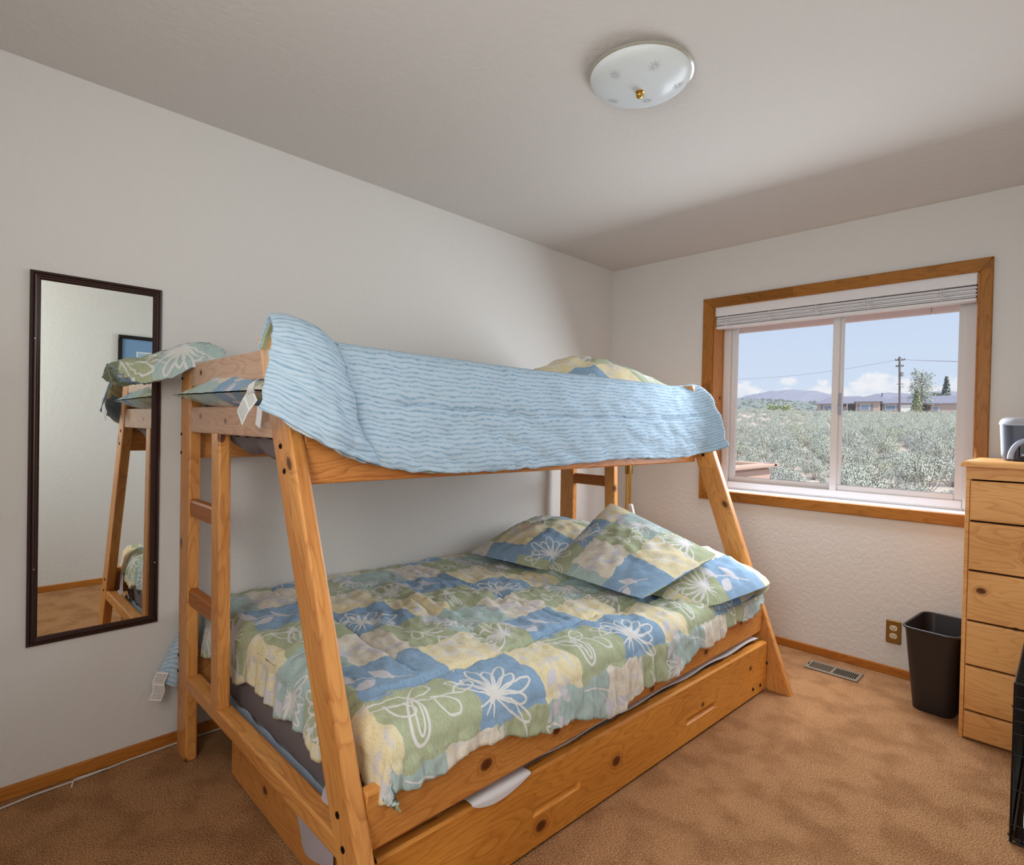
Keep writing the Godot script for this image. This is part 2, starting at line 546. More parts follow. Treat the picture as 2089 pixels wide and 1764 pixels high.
func make_materials() -> void:
	var wall := mat(Color(0.862, 0.852, 0.838), 0.92, 0.25)
	wall.uv1_triplanar = true; wall.uv1_world_triplanar = true
	wall.uv1_scale = Vector3.ONE * 1.6
	wall.heightmap_enabled = true; wall.heightmap_texture = relief(0.035, 5); wall.heightmap_scale = 0.10
	M.wall = wall
	var ceil := mat(Color(0.842, 0.822, 0.802), 0.92, 0.25)
	ceil.uv1_triplanar = true; ceil.uv1_world_triplanar = true
	ceil.uv1_scale = Vector3.ONE * 1.6
	ceil.heightmap_enabled = true; ceil.heightmap_texture = wall.heightmap_texture; ceil.heightmap_scale = 0.11
	M.ceiling = ceil
	# carpet: fine tufts, and a broad tone over them
	var carpet := mat(Color(1, 1, 1), 1.0, 0.1)
	var tuft := relief(0.09, 41, 2048, 4)
	var ramp := Gradient.new()
	ramp.set_color(0, Color(0.57, 0.40, 0.265)); ramp.set_color(1, Color(0.81, 0.62, 0.45))
	ramp.set_offset(0, 0.22); ramp.set_offset(1, 0.78)
	tuft.color_ramp = ramp
	carpet.albedo_texture = tuft
	carpet.uv1_scale = Vector3.ONE * 0.85
	carpet.detail_enabled = true
	carpet.detail_blend_mode = BaseMaterial3D.BLEND_MODE_MUL
	carpet.detail_uv_layer = BaseMaterial3D.DETAIL_UV_2
	var wear := relief(0.012, 43, 512, 4)
	var wr := Gradient.new()
	wr.set_color(0, Color(0.90, 0.88, 0.865)); wr.set_color(1, Color(1, 1, 1))
	wr.set_offset(0, 0.25); wr.set_offset(1, 0.62)
	wear.color_ramp = wr
	carpet.detail_albedo = wear
	carpet.uv2_scale = Vector3.ONE * 0.8
	carpet.heightmap_enabled = true; carpet.heightmap_texture = relief(0.09, 41, 2048, 4); carpet.heightmap_scale = 0.55
	M.carpet = carpet
	var kn := [V(0.35, 0.07, 0.010), V(0.9, 0.19, 0.012), V(1.45, 0.10, 0.009), V(1.8, 0.30, 0.013), V(0.6, 0.38, 0.010), V(1.15, 0.45, 0.008), V(0.1, 0.27, 0.008)]
	var pine := wood(1024, 512, 2.0, 0.5, 61, Color(0.66, 0.385, 0.165), Color(0.87, 0.61, 0.33), kn)
	M.pine = textured(pine, V(0.5, 2.0, 1.0), 0.42)
	M.pine.metallic_specular = 0.5
	var pale := wood(1024, 256, 2.0, 0.5, 97, Color(0.70, 0.52, 0.41), Color(0.86, 0.72, 0.62), [V(0.45, 0.20, 0.008), V(1.25, 0.085, 0.008), V(1.5, 0.10, 0.007)], 60.0)
	M.pine_pale = textured(pale, V(0.5, 2.0, 1.0), 0.5)  # lighter wood tone for the end boards
	M.pine_dark = textured(pine, V(0.5, 2.0, 1.0), 0.4, Color(0.80, 0.70, 0.60))
	# the two long boards that show their knots
	var rail := wood(1024, 192, 2.3, 0.43, 67, Color(0.69, 0.415, 0.175), Color(0.875, 0.61, 0.325), [V(0.65, 0.092, 0.012), V(0.36, 0.082, 0.015), V(1.19, 0.128, 0.011), V(1.61, 0.10, 0.011), V(0.755, 0.057, 0.008), V(1.95, 0.05, 0.009)], 70.0)
	M.rail = textured(rail, V(1 / 2.3, 1 / 0.43, 1), 0.38)
	var tr := wood(1024, 256, 2.3, 0.57, 73, Color(0.69, 0.42, 0.15), Color(0.885, 0.60, 0.27), [V(0.93, 0.117, 0.016), V(0.56, 0.064, 0.016), V(1.96, 0.154, 0.009), V(1.52, 0.125, 0.008)], 40.0)
	M.trundle = textured(tr, V(1 / 2.3, 1 / 0.57, 1), 0.38)
	var dk := [V(0.19, 0.045, 0.011), V(0.21, 0.36, 0.014), V(0.215, 0.42, 0.015), V(0.06, 0.57, 0.012), V(0.30, 0.22, 0.012), V(0.42, 0.50, 0.012), V(0.17, 0.70, 0.006), V(0.36, 0.80, 0.011)]
	var dw := wood(512, 1024, 0.6, 1.2, 79, Color(0.77, 0.51, 0.28), Color(0.93, 0.70, 0.44), dk, 34.0)
	M.dresser = textured(dw, V(1 / 0.6, 1 / 1.2, 1), 0.45)
	var cas := wood(1024, 256, 1.6, 0.4, 83, Color(0.43, 0.255, 0.085), Color(0.655, 0.43, 0.18), [V(1.1, 0.2, 0.007)], 60.0)
	M.casing = textured(cas, V(1 / 1.6, 1 / 0.4, 1), 0.4)
	M.base_wood = textured(pine, V(0.5, 2.0, 1.0), 0.5, Color(0.86, 0.80, 0.66))
	M.jamb = textured(pine, V(0.5, 2.0, 1.0), 0.45, Color(0.92, 0.90, 0.92))
	var ur := wood(1024, 256, 2.3, 0.57, 89, Color(0.56, 0.29, 0.11), Color(0.86, 0.58, 0.31), [V(0.1, 0.09, 0.006), V(0.22, 0.10, 0.006), V(0.34, 0.09, 0.005)], 110.0)
	M.upper_rail = textured(ur, V(1 / 2.3, 1 / 0.57, 1), 0.4)
	M.eave = mat(Color(0.93, 0.85, 0.835), 0.8)
	M.dark_frame = mat(Color(0.20, 0.105, 0.085), 0.4)
	M.mirror = mat(Color(0.93, 0.95, 0.94), 0.01); M.mirror.metallic = 1.0
	M.vinyl = mat(Color(0.88, 0.875, 0.885), 0.5)
	M.blind = mat(Color(0.90, 0.895, 0.91), 0.5)
	var glass := mat(Color(1, 1, 1, 0.03), 0.0); glass.transparency = BaseMaterial3D.TRANSPARENCY_ALPHA; glass.metallic_specular = 0.16
	M.glass = glass
	var fl := floral()
	M.floral = textured(fl, V(1 / TW, 1 / TH, 1), 0.95)
	M.floral.metallic_specular = 0.15
	M.floral.rim_enabled = true; M.floral.rim = 0.15; M.floral.rim_tint = 0.5
	M.stripe = textured(stripes(), V(2.5, 2.5, 1), 0.95)
	M.stripe.metallic_specular = 0.15
	M.sheet_white = mat(Color(0.88, 0.87, 0.88), 0.95, 0.2)
	M.sheet_grey = mat(Color(0.50, 0.455, 0.455), 0.95, 0.2)
	M.sheet_lilac = mat(Color(0.70, 0.66, 0.68), 0.95, 0.2)
	M.mesh_grey = mat(Color(0.56, 0.52, 0.53), 0.95, 0.2)
	M.mesh_grey.heightmap_enabled = true; M.mesh_grey.heightmap_texture = relief(0.12, 9, 256, 1); M.mesh_grey.heightmap_scale = 0.3
	M.mesh_grey.uv1_scale = Vector3(6, 6, 1)
	M.pic_blue = mat(Color(0.46, 0.60, 0.75), 0.7)
	M.pic_pale = mat(Color(0.60, 0.74, 0.84), 0.7)
	M.frosted = mat(Color(0.90, 0.925, 0.935), 0.2, 0.22); M.frosted.backlight_enabled = true; M.frosted.backlight = Color(0.5, 0.5, 0.5)
	M.rim_glass = mat(Color(0.80, 0.78, 0.70, 0.45), 0.1); M.rim_glass.transparency = BaseMaterial3D.TRANSPARENCY_ALPHA; glass.metallic_specular = 0.16
	M.etch = mat(Color(0.66, 0.69, 0.69), 0.4)
	M.pad = textured(fl, V(1 / TW, 1 / TH, 1), 0.95, Color(1, 1, 1))
	M.earth = mat(Color(0.72, 0.68, 0.64), 1.0, 0.1)
	M.sage = mat(Color.WHITE, 0.9, 0.2); M.sage.vertex_color_use_as_albedo = true
	M.leaf = mat(Color.WHITE, 0.8, 0.3); M.leaf.vertex_color_use_as_albedo = true
	M.twig = mat(Color(0.56, 0.52, 0.49), 1.0, 0.1)
	M.siding = mat(Color(0.72, 0.66, 0.63), 0.9, 0.2)
	M.shingle = mat(Color(0.50, 0.51, 0.57), 0.9, 0.2)
	M.far_pane = mat(Color(0.45, 0.52, 0.62), 0.2)
	M.far_trim = mat(Color(0.50, 0.50, 0.55), 0.8)
	M.far_dark = mat(Color(0.28, 0.28, 0.31), 0.8)
	M.far_metal = mat(Color(0.55, 0.57, 0.62), 0.5)
	M.pole = mat(Color(0.40, 0.36, 0.36), 0.9)
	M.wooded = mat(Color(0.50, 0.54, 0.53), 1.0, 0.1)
	M.hazed_rock = mat(Color(0.53, 0.545, 0.60), 1.0, 0.1)  # distance haze tinted into the base colour
	M.deck = mat(Color(0.78, 0.66, 0.60), 0.85)
	M.bluegrey = mat(Color(0.60, 0.66, 0.74), 0.95, 0.2)
	M.bolt = mat(Color(0.10, 0.09, 0.085), 0.4); M.bolt.metallic = 0.6
	M.brass = mat(Color(0.83, 0.66, 0.32), 0.22); M.brass.metallic = 1.0
	M.brass_dull = mat(Color(0.56, 0.44, 0.23), 0.4); M.brass_dull.metallic = 0.8
	M.ivory = mat(Color(0.85, 0.80, 0.68), 0.4)
	M.slot = mat(Color(0.10, 0.09, 0.08), 0.6)
	M.bin = mat(Color(0.155, 0.135, 0.135), 0.42)
	M.vent = mat(Color(0.55, 0.50, 0.43), 0.45); M.vent.metallic = 0.3
	M.dark = mat(Color(0.05, 0.045, 0.04), 0.9)
	M.wire = mat(Color(0.085, 0.075, 0.07), 0.35); M.wire.metallic = 0.4
	M.printer = mat(Color(0.275, 0.305, 0.37), 0.4)
	M.printer_top = mat(Color(0.66, 0.65, 0.67), 0.45)
	M.silver = mat(Color(0.62, 0.66, 0.74), 0.3)
	M.black = mat(Color(0.03, 0.03, 0.035), 0.35)
	M.white = mat(Color(0.88, 0.88, 0.87), 0.5)
	M.card = mat(Color(0.66, 0.50, 0.34), 0.9, 0.2)
	M.label = textured(tag_img(), V(1, 1, 1), 0.9)
	M.cord = mat(Color(0.80, 0.775, 0.75), 0.5)

# ------------------------------------------------------------------ the room
func wall_with_hole(lo: Vector3, hi: Vector3, hlo: Vector2, hhi: Vector2) -> ArrayMesh:
	var mb := MB.new()
	var cuts := [[lo.x, hlo.x, lo.y, hi.y], [hhi.x, hi.x, lo.y, hi.y], [hlo.x, hhi.x, lo.y, hlo.y], [hlo.x, hhi.x, hhi.y, hi.y]]
	for q in cuts: plain_box(mb, V(q[0], q[2], lo.z), V(q[1], q[3], hi.z))
	return mb.mesh()

func plain_box(mb: MB, lo: Vector3, hi: Vector3) -> void:
	var p := [V(lo.x, lo.y, lo.z), V(hi.x, lo.y, lo.z), V(hi.x, hi.y, lo.z), V(lo.x, hi.y, lo.z), V(lo.x, lo.y, hi.z), V(hi.x, lo.y, hi.z), V(hi.x, hi.y, hi.z), V(lo.x, hi.y, hi.z)]
	mb.face(p[0], p[1], p[2], p[3], Vector3.FORWARD); mb.face(p[4], p[5], p[6], p[7], Vector3.BACK)
	mb.face(p[0], p[4], p[7], p[3], Vector3.LEFT); mb.face(p[1], p[5], p[6], p[2], Vector3.RIGHT)
	mb.face(p[0], p[1], p[5], p[4], Vector3.DOWN); mb.face(p[3], p[2], p[6], p[7], Vector3.UP)

func plain(lo: Vector3, hi: Vector3) -> ArrayMesh:
	var mb := MB.new()
	plain_box(mb, lo, hi)
	return mb.mesh()

func build_room() -> void:
	var fm := MB.new()
	fm.two = true
	plain_box(fm, V(-0.16, -0.12, -0.19), V(ROOM_X + 0.16, 0, ROOM_Z + 0.16))
	struct("floor", fm.mesh(), M.carpet)
	struct("ceiling", plain(V(-0.16, CEIL, -0.19), V(ROOM_X + 0.16, CEIL + 0.14, ROOM_Z + 0.16)), M.ceiling)
	struct("wall_left", plain(V(-0.16, 0, -0.19), V(0, CEIL, ROOM_Z + 0.16)), M.wall)
	struct("wall_right", plain(V(ROOM_X, 0, -0.19), V(ROOM_X + 0.16, CEIL, ROOM_Z + 0.16)), M.wall)
	struct("wall_back", wall_with_hole(V(0, 0, -0.19), V(ROOM_X, CEIL, 0), Vector2(0.795, 0.875), Vector2(2.135, 2.065)), M.wall)
	struct("wall_near", wall_with_hole(V(0, 0, ROOM_Z), V(ROOM_X, CEIL, ROOM_Z + 0.16), Vector2(1.68, 1.2), Vector2(2.66, 2.25)), M.wall)  # opening cut for the added window
	struct("baseboard_left", boardm(V(0.006, 0.0225, 0.012), V(0.006, 0.0225, ROOM_Z), 0.045, 0.012, Vector3.UP, 0.003), M.base_wood)
	struct("baseboard_back", boardm(V(0.012, 0.0225, 0.006), V(ROOM_X, 0.0225, 0.006), 0.045, 0.012, Vector3.UP, 0.003, 0.3), M.base_wood)
	struct("baseboard_right", boardm(V(ROOM_X - 0.006, 0.0225, 0.012), V(ROOM_X - 0.006, 0.0225, ROOM_Z), 0.045, 0.012, Vector3.UP, 0.003, 0.7), M.base_wood)
	# the rest of the house over and beside the room
	struct("trim_roof", plain(V(-6, CEIL + 0.3, -0.75), V(8, CEIL + 0.5, 5)), M.eave)

# a mitred casing board, flat on the wall z = 0: p = outer two, q = inner two corners
func mitred(o1: Vector2, o2: Vector2, i2: Vector2, i1: Vector2, z: float, t: float, u0: float) -> ArrayMesh:
	var mb := MB.new()
	var ax := (o2 - o1).normalized()
	var cr := Vector2(-ax.y, ax.x)
	var ring := [o1, o2, i2, i1]
	var cen := (o1 + o2 + i1 + i2) / 4
	var e := 0.004
	var f := []
	for k in 4:
		var dx: Vector2 = (cen - ring[k])
		var m: Vector2 = ring[k] + Vector2(signf(dx.dot(ax)) * e * 0.2, signf(dx.dot(cr)) * e).rotated(ax.angle())
		f.append(m)
	var idx := []
	for k in 4: idx.append(mb.add(V(f[k].x, f[k].y, z + t), Vector3.BACK, Vector2(u0 + (f[k] - o1).dot(ax), (f[k] - o1).dot(cr) + 0.1)))
	mb.quad(idx[0], idx[1], idx[2], idx[3])
	for k in 4:
		var a: Vector2 = ring[k]; var b: Vector2 = ring[(k + 1) % 4]
		var d := (b - a).normalized(); var nn := Vector2(d.y, -d.x)
		if nn.dot((a + b) / 2 - cen) < 0: nn = -nn
		var N := V(nn.x, nn.y, 0)
		var fa: Vector2 = f[k]; var fb: Vector2 = f[(k + 1) % 4]
		var ua := u0 + (a - o1).dot(ax); var ub := u0 + (b - o1).dot(ax)
		mb.quad(mb.add(V(a.x, a.y, z), N, Vector2(ua, 0)), mb.add(V(b.x, b.y, z), N, Vector2(ub, 0)), mb.add(V(b.x, b.y, z + t - e), N, Vector2(ub, t)), mb.add(V(a.x, a.y, z + t - e), N, Vector2(ua, t)))
		var N2 := (N + Vector3.BACK).normalized()
		mb.quad(mb.add(V(a.x, a.y, z + t - e), N2, Vector2(ua, 0.05)), mb.add(V(b.x, b.y, z + t - e), N2, Vector2(ub, 0.05)), mb.add(V(fb.x, fb.y, z + t), N2, Vector2(ub, 0.055)), mb.add(V(fa.x, fa.y, z + t), N2, Vector2(ua, 0.055)))
	return mb.mesh()

func ring_frame(mb: MB, x0: float, x1: float, y0: float, y1: float, w: float, z0: float, z1: float) -> void:
	box(mb, V(x0, y0, z0), V(x0 + w, y1, z1), 0.004, 1)
	box(mb, V(x1 - w, y0, z0), V(x1, y1, z1), 0.004, 1)
	box(mb, V(x0 + w, y0, z0), V(x1 - w, y0 + w, z1), 0.004, 0)
	box(mb, V(x0 + w, y1 - w, z0), V(x1 - w, y1, z1), 0.004, 0)

func build_window() -> void:
	# casing, mitred at its corners
	var O := [Vector2(0.727, 0.819), Vector2(2.186, 0.819), Vector2(2.186, 2.125), Vector2(0.727, 2.125)]
	var I := [Vector2(0.797, 0.882), Vector2(2.135, 0.882), Vector2(2.135, 2.062), Vector2(0.797, 2.062)]
	var wn := Node3D.new(); wn.name = "window_1"; add_child(wn); wn.set_meta("kind", "structure")
	for k in 4:
		part(wn, "casing_board", mitred(O[k], O[(k + 1) % 4], I[(k + 1) % 4], I[k], 0.0, 0.018, 0.35 * k), M.casing)
	# wooden jamb inside the opening
	var jamb := [[V(0.795, 0.882, -0.14), V(0.803, 2.062, 0.0), 1], [V(2.127, 0.882, -0.14), V(2.135, 2.062, 0.0), 1], [V(0.803, 2.054, -0.14), V(2.127, 2.065, 0.0), 0], [V(0.803, 0.875, -0.14), V(2.127, 0.884, 0.0), 0]]
	for q in jamb.size():
		part(wn, "jamb_board", boxm(jamb[q][0], jamb[q][1], 0.002, jamb[q][2], 0.4 * q, 0.13), M.jamb if q < 2 else M.vinyl)
	# vinyl slider: outer frame, fixed sash on the left, sliding sash on the right
	var fr := MB.new()
	ring_frame(fr, 0.803, 2.127, 0.884, 2.054, 0.046, -0.19, -0.135)
	ring_frame(fr, 0.812, 2.118, 0.894, 2.044, 0.040, -0.135, -0.128)
	part(wn, "vinyl_frame", fr.mesh(), M.vinyl)
	var sl := MB.new()
	ring_frame(sl, 0.849, 1.512, 0.930, 2.008, 0.036, -0.185, -0.160)
	var s1 := part(wn, "fixed_sash", sl.mesh(), M.vinyl)
	part(s1, "pane", boxm(V(0.883, 0.964, -0.1735), V(1.480, 1.975, -0.1715), 0.0005, 1), M.glass)
	var sr := MB.new()
	ring_frame(sr, 1.462, 2.081, 0.930, 2.008, 0.038, -0.160, -0.138)
	box(sr, V(1.462, 0.93, -0.138), V(1.498, 2.008, -0.131), 0.003, 1)
	box(sr, V(1.500, 0.965, -0.158), V(1.516, 1.972, -0.142), 0.002, 1)
	var s2 := part(wn, "sliding_sash", sr.mesh(), M.vinyl)
	part(s2, "pane", boxm(V(1.498, 0.966, -0.1505), V(2.045, 1.972, -0.1485), 0.0005, 1), M.glass)
	var la := MB.new()
	box(la, V(1.503, 1.37, -0.137), V(1.514, 1.50, -0.126), 0.003, 1)
	box(la, V(1.5, 1.40, -0.128), V(1.516, 1.43, -0.116), 0.003, 1)
	part(s2, "latch", la.mesh(), M.silver)
	# added window behind the camera, made up to go with the fill light
	var w2 := Node3D.new(); w2.name = "window_2"; add_child(w2); w2.set_meta("kind", "structure")
	var f2 := MB.new()
	ring_frame(f2, 1.68, 2.66, 1.2, 2.25, 0.045, ROOM_Z + 0.05, ROOM_Z + 0.12)
	box(f2, V(1.725, 1.71, ROOM_Z + 0.06), V(2.615, 1.75, ROOM_Z + 0.11), 0.004, 0)
	part(w2, "vinyl_frame", f2.mesh(), M.vinyl)
	part(w2, "pane", boxm(V(1.72, 1.24, ROOM_Z + 0.082), V(2.62, 2.21, ROOM_Z + 0.086), 0.0005, 0), M.glass)

func build_blind() -> void:
	var t := thing("window_blind", "white slatted blind drawn up in a stack at the top of the window", "blind", V(1.465, 1.94, -0.05))
	part(t, "valance", boxm(V(0.804, 2.005, -0.012), V(2.126, 2.058, 0.0), 0.004, 0), M.blind)
	part(t, "head_rail", boxm(V(0.808, 2.006, -0.062), V(2.122, 2.05, -0.016), 0.003, 0), M.blind)
	for k in 8:
		var y := 1.997 - k * 0.0068
		var sk := 0.004 * sin(k * 2.3)
		var mb := MB.new()
		var prof := PackedVector2Array()
		for q in 7:
			var f := q / 6.0 - 0.5
			prof.append(Vector2(f * 0.05, 0.0016 * (1.0 - 4.0 * f * f) + 0.0026))
		for q in 7:
			var f := 0.5 - q / 6.0
			prof.append(Vector2(f * 0.05, 0.0016 * (1.0 - 4.0 * f * f) - 0.0026))
		sweep(mb, prof, V(0.808 + sk, y, -0.034 + sk), V(2.122 + sk, y - 0.001, -0.034 + sk), Vector3.FORWARD, Vector3.UP)
		part(t, "slat", mb.mesh(), M.blind)
	part(t, "bottom_rail", boxm(V(0.806, 1.926, -0.06), V(2.124, 1.943, -0.006), 0.006, 0), M.blind)
	for x in [0.87, 1.14, 1.40, 1.66, 1.98]:
		var mb := MB.new()
		for s in [-1, 1]:
			var pts := PackedVector3Array()
			for k in 14:
				var f := k / 13.0
				pts.append(V(x + s * 0.010 * sin(f * 9.0 + s) + s * 0.004, lerpf(2.003, 1.938, f), -0.004 + 0.004 * cos(f * 12.0)))
			tube(mb, pts, 0.0016, 5)
		var loop := PackedVector3Array()
		for k in 13: loop.append(V(x + 0.022 + 0.018 * cos(k * TAU / 12 + 0.6), 1.968 + 0.014 * sin(k * TAU / 12), 0.001))
		tube(mb, loop, 0.0014, 5, false)
		part(t, "ladder_cord", mb.mesh(), M.blind)

# ------------------------------------------------------------------ the bunk bed
func lrp(a: float, b: float, z: float) -> float: return lerpf(a, b, inverse_lerp(2.855, 0.665, z))

func cap(mb: MB, p: Vector3, nrm: Vector3, r := 0.007) -> void:
	lathe(mb, p - nrm * 0.002, PackedVector2Array([Vector2(r, 0), Vector2(r, 0.004), Vector2(r * 0.55, 0.005), Vector2(r * 0.5, 0.003), Vector2(0, 0.003)]), 12, nrm)

func leg_x(h: float, near: bool) -> float: return 1.41 - 0.412 * h if near else 1.43 - 0.362 * h

func build_bed() -> void:
	var t := thing("bunk_bed", "pine bunk bed with slanted front legs, a ladder end and two tiers", "bunk bed", V(0.75, 0, 1.78))
	for e in 2:
		var near := e == 0
		var z1 := 2.895 if near else 0.665
		var z := z1 - 0.02
		var o := 0.0 if near else 0.02
		var tag_end := 0.31 * e
		var post := part(t, "post", boardm(V(0.125 + o, 0, z), V(0.112 + o, 1.478, z), 0.108, 0.04, Vector3.RIGHT, 0.006, 0.1 + tag_end, 0.02), M.pine)
		for y in [1.42, 1.35, 1.21, 1.14, 0.37, 0.31]:
			var bm := MB.new()
			cap(bm, V(0.075 + o, y, z1), Vector3.BACK, 0.006)
			part(post, "bolt_head", bm.mesh(), M.bolt)
		# slanted leg, cut level at the floor
		var mb := MB.new()
		var top := 1.507
		var prof := rrect(0.112, 0.042, 0.007)
		var x0 := leg_x(0.0, near) + 0.056; var x1 := leg_x(top, near) + 0.056
		sheared(mb, prof, V(x0, 0, z), V(x1, top, z), 0.55 + tag_end, 0.27)
		var leg := part(t, "slanted_leg", mb.mesh(), M.pine)
		for y in [1.20, 1.135, 0.375, 0.31]:
			var bl := MB.new()
			cap(bl, V(leg_x(y, near) + 0.05, y, z1 + 0.001), Vector3.BACK, 0.008)
			part(leg, "bolt_head", bl.mesh(), M.bolt)
		part(t, "ladder_stile", boardm(V(0.472 + o, 0.312, z - 0.001), V(0.438 + o, 1.225, z - 0.001), 0.074, 0.04, Vector3.RIGHT, 0.007, 0.9 + tag_end, 0.11), M.pine)
		for y in [0.94, 0.61]:
			part(t, "rung", boardm(V(0.165 + o, y, z - 0.002), V(0.43 + o, y, z - 0.002), 0.066, 0.034, Vector3.UP, 0.011, 0.2 + y, 0.3), M.pine_dark)
		part(t, "end_board", boardm(V(0.16 + o, 1.428, z), V(leg_x(1.43, near) + 0.012, 1.428, z), 0.084, 0.036, Vector3.UP, 0.005, 0.33 + tag_end, 0.16), M.pine_pale, "pale board across the end")
		part(t, "end_board", boardm(V(0.16 + o, 1.265, z - 0.001), V(leg_x(1.265, near) + 0.012, 1.265, z - 0.001), 0.092, 0.036, Vector3.UP, 0.005, 1.13 + tag_end, 0.05), M.pine_pale, "pale board across the end")
		part(t, "end_beam", boardm(V(0.17 + o, 0.291, z - 0.006), V(leg_x(0.29, near) + 0.02, 0.291, z - 0.006), 0.05, 0.05, Vector3.UP, 0.006, 0.61 + tag_end, 0.2), M.pine)
	# long rails
	part(t, "lower_side_rail", boardm(V(1.340, 0.357, 2.853), V(1.382, 0.350, 0.667), 0.144, 0.034, Vector3.UP, 0.008, 0.0, 0.0), M.rail)
	part(t, "lower_side_rail", boardm(V(0.10, 0.32, 2.853), V(0.12, 0.32, 0.667), 0.14, 0.034, Vector3.UP, 0.006, 0.3, 0.15), M.pine)
	part(t, "upper_side_rail", boardm(V(1.0, 1.170, 2.853), V(1.01, 1.168, 0.667), 0.145, 0.036, Vector3.UP, 0.006, 0.2, 0.3), M.upper_rail)
	var back := part(t, "upper_side_rail", boardm(V(0.10, 1.19, 2.853), V(0.12, 1.19, 0.667), 0.14, 0.034, Vector3.UP, 0.006, 0.7, 0.0), M.pine)
	for y in [1.215, 1.160]:
		var hp := MB.new()
		lathe(hp, V(0.117, y, 2.78), PackedVector2Array([Vector2(0.013, 0), Vector2(0.013, 0.003), Vector2(0.009, 0.003), Vector2(0.008, 0.001), Vector2(0, 0.001)]), 16, Vector3.RIGHT)
		part(back, "plug", hp.mesh(), M.pine_dark)
	part(t, "guard_rail", boardm(V(0.862, 1.43, 2.853), V(0.905, 1.43, 0.667), 0.09, 0.032, Vector3.UP, 0.006, 0.1, 0.22), M.pine)
	part(t, "guard_rail", boardm(V(0.075, 1.40, 2.853), V(0.095, 1.40, 0.667), 0.09, 0.03, Vector3.UP, 0.006, 0.5, 0.32), M.pine)
	for k in 7:
		var z := 2.72 - k * 0.32
		part(t, "slat", boardm(V(0.115, 0.262, z), V(1.318, 0.268, z), 0.02, 0.09, Vector3.UP, 0.003, 0.1 * k, 0.3), M.pine)
		part(t, "slat", boardm(V(0.115, 1.205, z), V(0.985, 1.205, z), 0.02, 0.09, Vector3.UP, 0.003, 0.1 * k, 0.1), M.pine)

# a slanted board whose ends stay level
func sheared(mb: MB, prof: PackedVector2Array, a: Vector3, b: Vector3, u0: float, v0: float) -> void:
	var k := prof.size()
	var slope := (b - a) / (b - a).length()
	var per := 0.0
	var nr := V(slope.y, -slope.x, 0)
	var L := (b - a).length()
	for j in k:
		var p := prof[j]; var q := prof[(j + 1) % k]
		var d := q - p
		var en := Vector2(d.y, -d.x).normalized()
		if en.dot(p + q) < 0: en = -en
		var w := (nr * en.x + Vector3.BACK * en.y).normalized()
		var P := V(p.x, 0, p.y); var Q := V(q.x, 0, q.y)
		mb.quad(mb.add(a + P, w, Vector2(u0, v0 + per)), mb.add(b + P, w, Vector2(u0 + L, v0 + per)), mb.add(b + Q, w, Vector2(u0 + L, v0 + per + d.length())), mb.add(a + Q, w, Vector2(u0, v0 + per + d.length())))
		for e in 2:
			var o := a if e == 0 else b
			var dn := Vector3.DOWN if e == 0 else Vector3.UP
			mb.tri(mb.add(o, dn, Vector2(u0, v0)), mb.add(o + P, dn, Vector2(u0 + p.x, v0 + p.y)), mb.add(o + Q, dn, Vector2(u0 + q.x, v0 + q.y)))
		per += d.length()

func build_trundle() -> void:
	var t := thing("trundle", "low pine trundle drawer pushed in under the bunk bed", "trundle bed", V(0.88, 0, 1.75))
	var A := V(1.318, 0.123, 2.815); var B := V(1.414, 0.123, 0.675)
	var sd := (B - A).normalized().cross(Vector3.UP)
	# front board with two grooved pulls: strips round the openings, a back wall behind them
	var fr := MB.new()
	front_with_pulls(fr, A, B, 0.236, 0.036)
	part(t, "front_board", fr.mesh(), M.trundle)
	for q in [[0.682, 0.134], [0.748, 0.045], [0.826, 0.048]]:
		var bo := MB.new()
		var f := inverse_lerp(2.815, 0.675, q[0])
		cap(bo, V(lerpf(A.x, B.x, f) + 0.0185, q[1], q[0]), Vector3.RIGHT, 0.008)
		part(t, "bolt_head", bo.mesh(), M.bolt)
	part(t, "end_board", boardm(V(0.378, 0.123, 2.79), V(1.30, 0.123, 2.802), 0.222, 0.024, Vector3.UP, 0.004, 0.6, 0.05), M.pine)
	part(t, "end_board", boardm(V(0.44, 0.123, 0.70), V(1.39, 0.123, 0.70), 0.222, 0.024, Vector3.UP, 0.004, 0.2, 0.25), M.pine)
	part(t, "back_board", boardm(V(0.372, 0.123, 2.78), V(0.45, 0.123, 0.71), 0.222, 0.02, Vector3.UP, 0.004, 0.2, 0.15), M.pine)
	part(t, "bottom_board", boardm(V(0.85, 0.035, 2.77), V(0.92, 0.035, 0.72), 0.92, 0.012, Vector3.RIGHT, 0.003), M.pine)
	for q in [[0.45, 2.7], [1.25, 2.7], [0.5, 0.8], [1.32, 0.8]]:
		part(t, "castor", lathem(V(q[0] - 0.012, 0.0155, q[1]), PackedVector2Array([Vector2(0, 0), Vector2(0.013, 0), Vector2(0.0155, 0.004), Vector2(0.0155, 0.02), Vector2(0.013, 0.024), Vector2(0, 0.024)]), 14, Vector3.RIGHT), M.black)

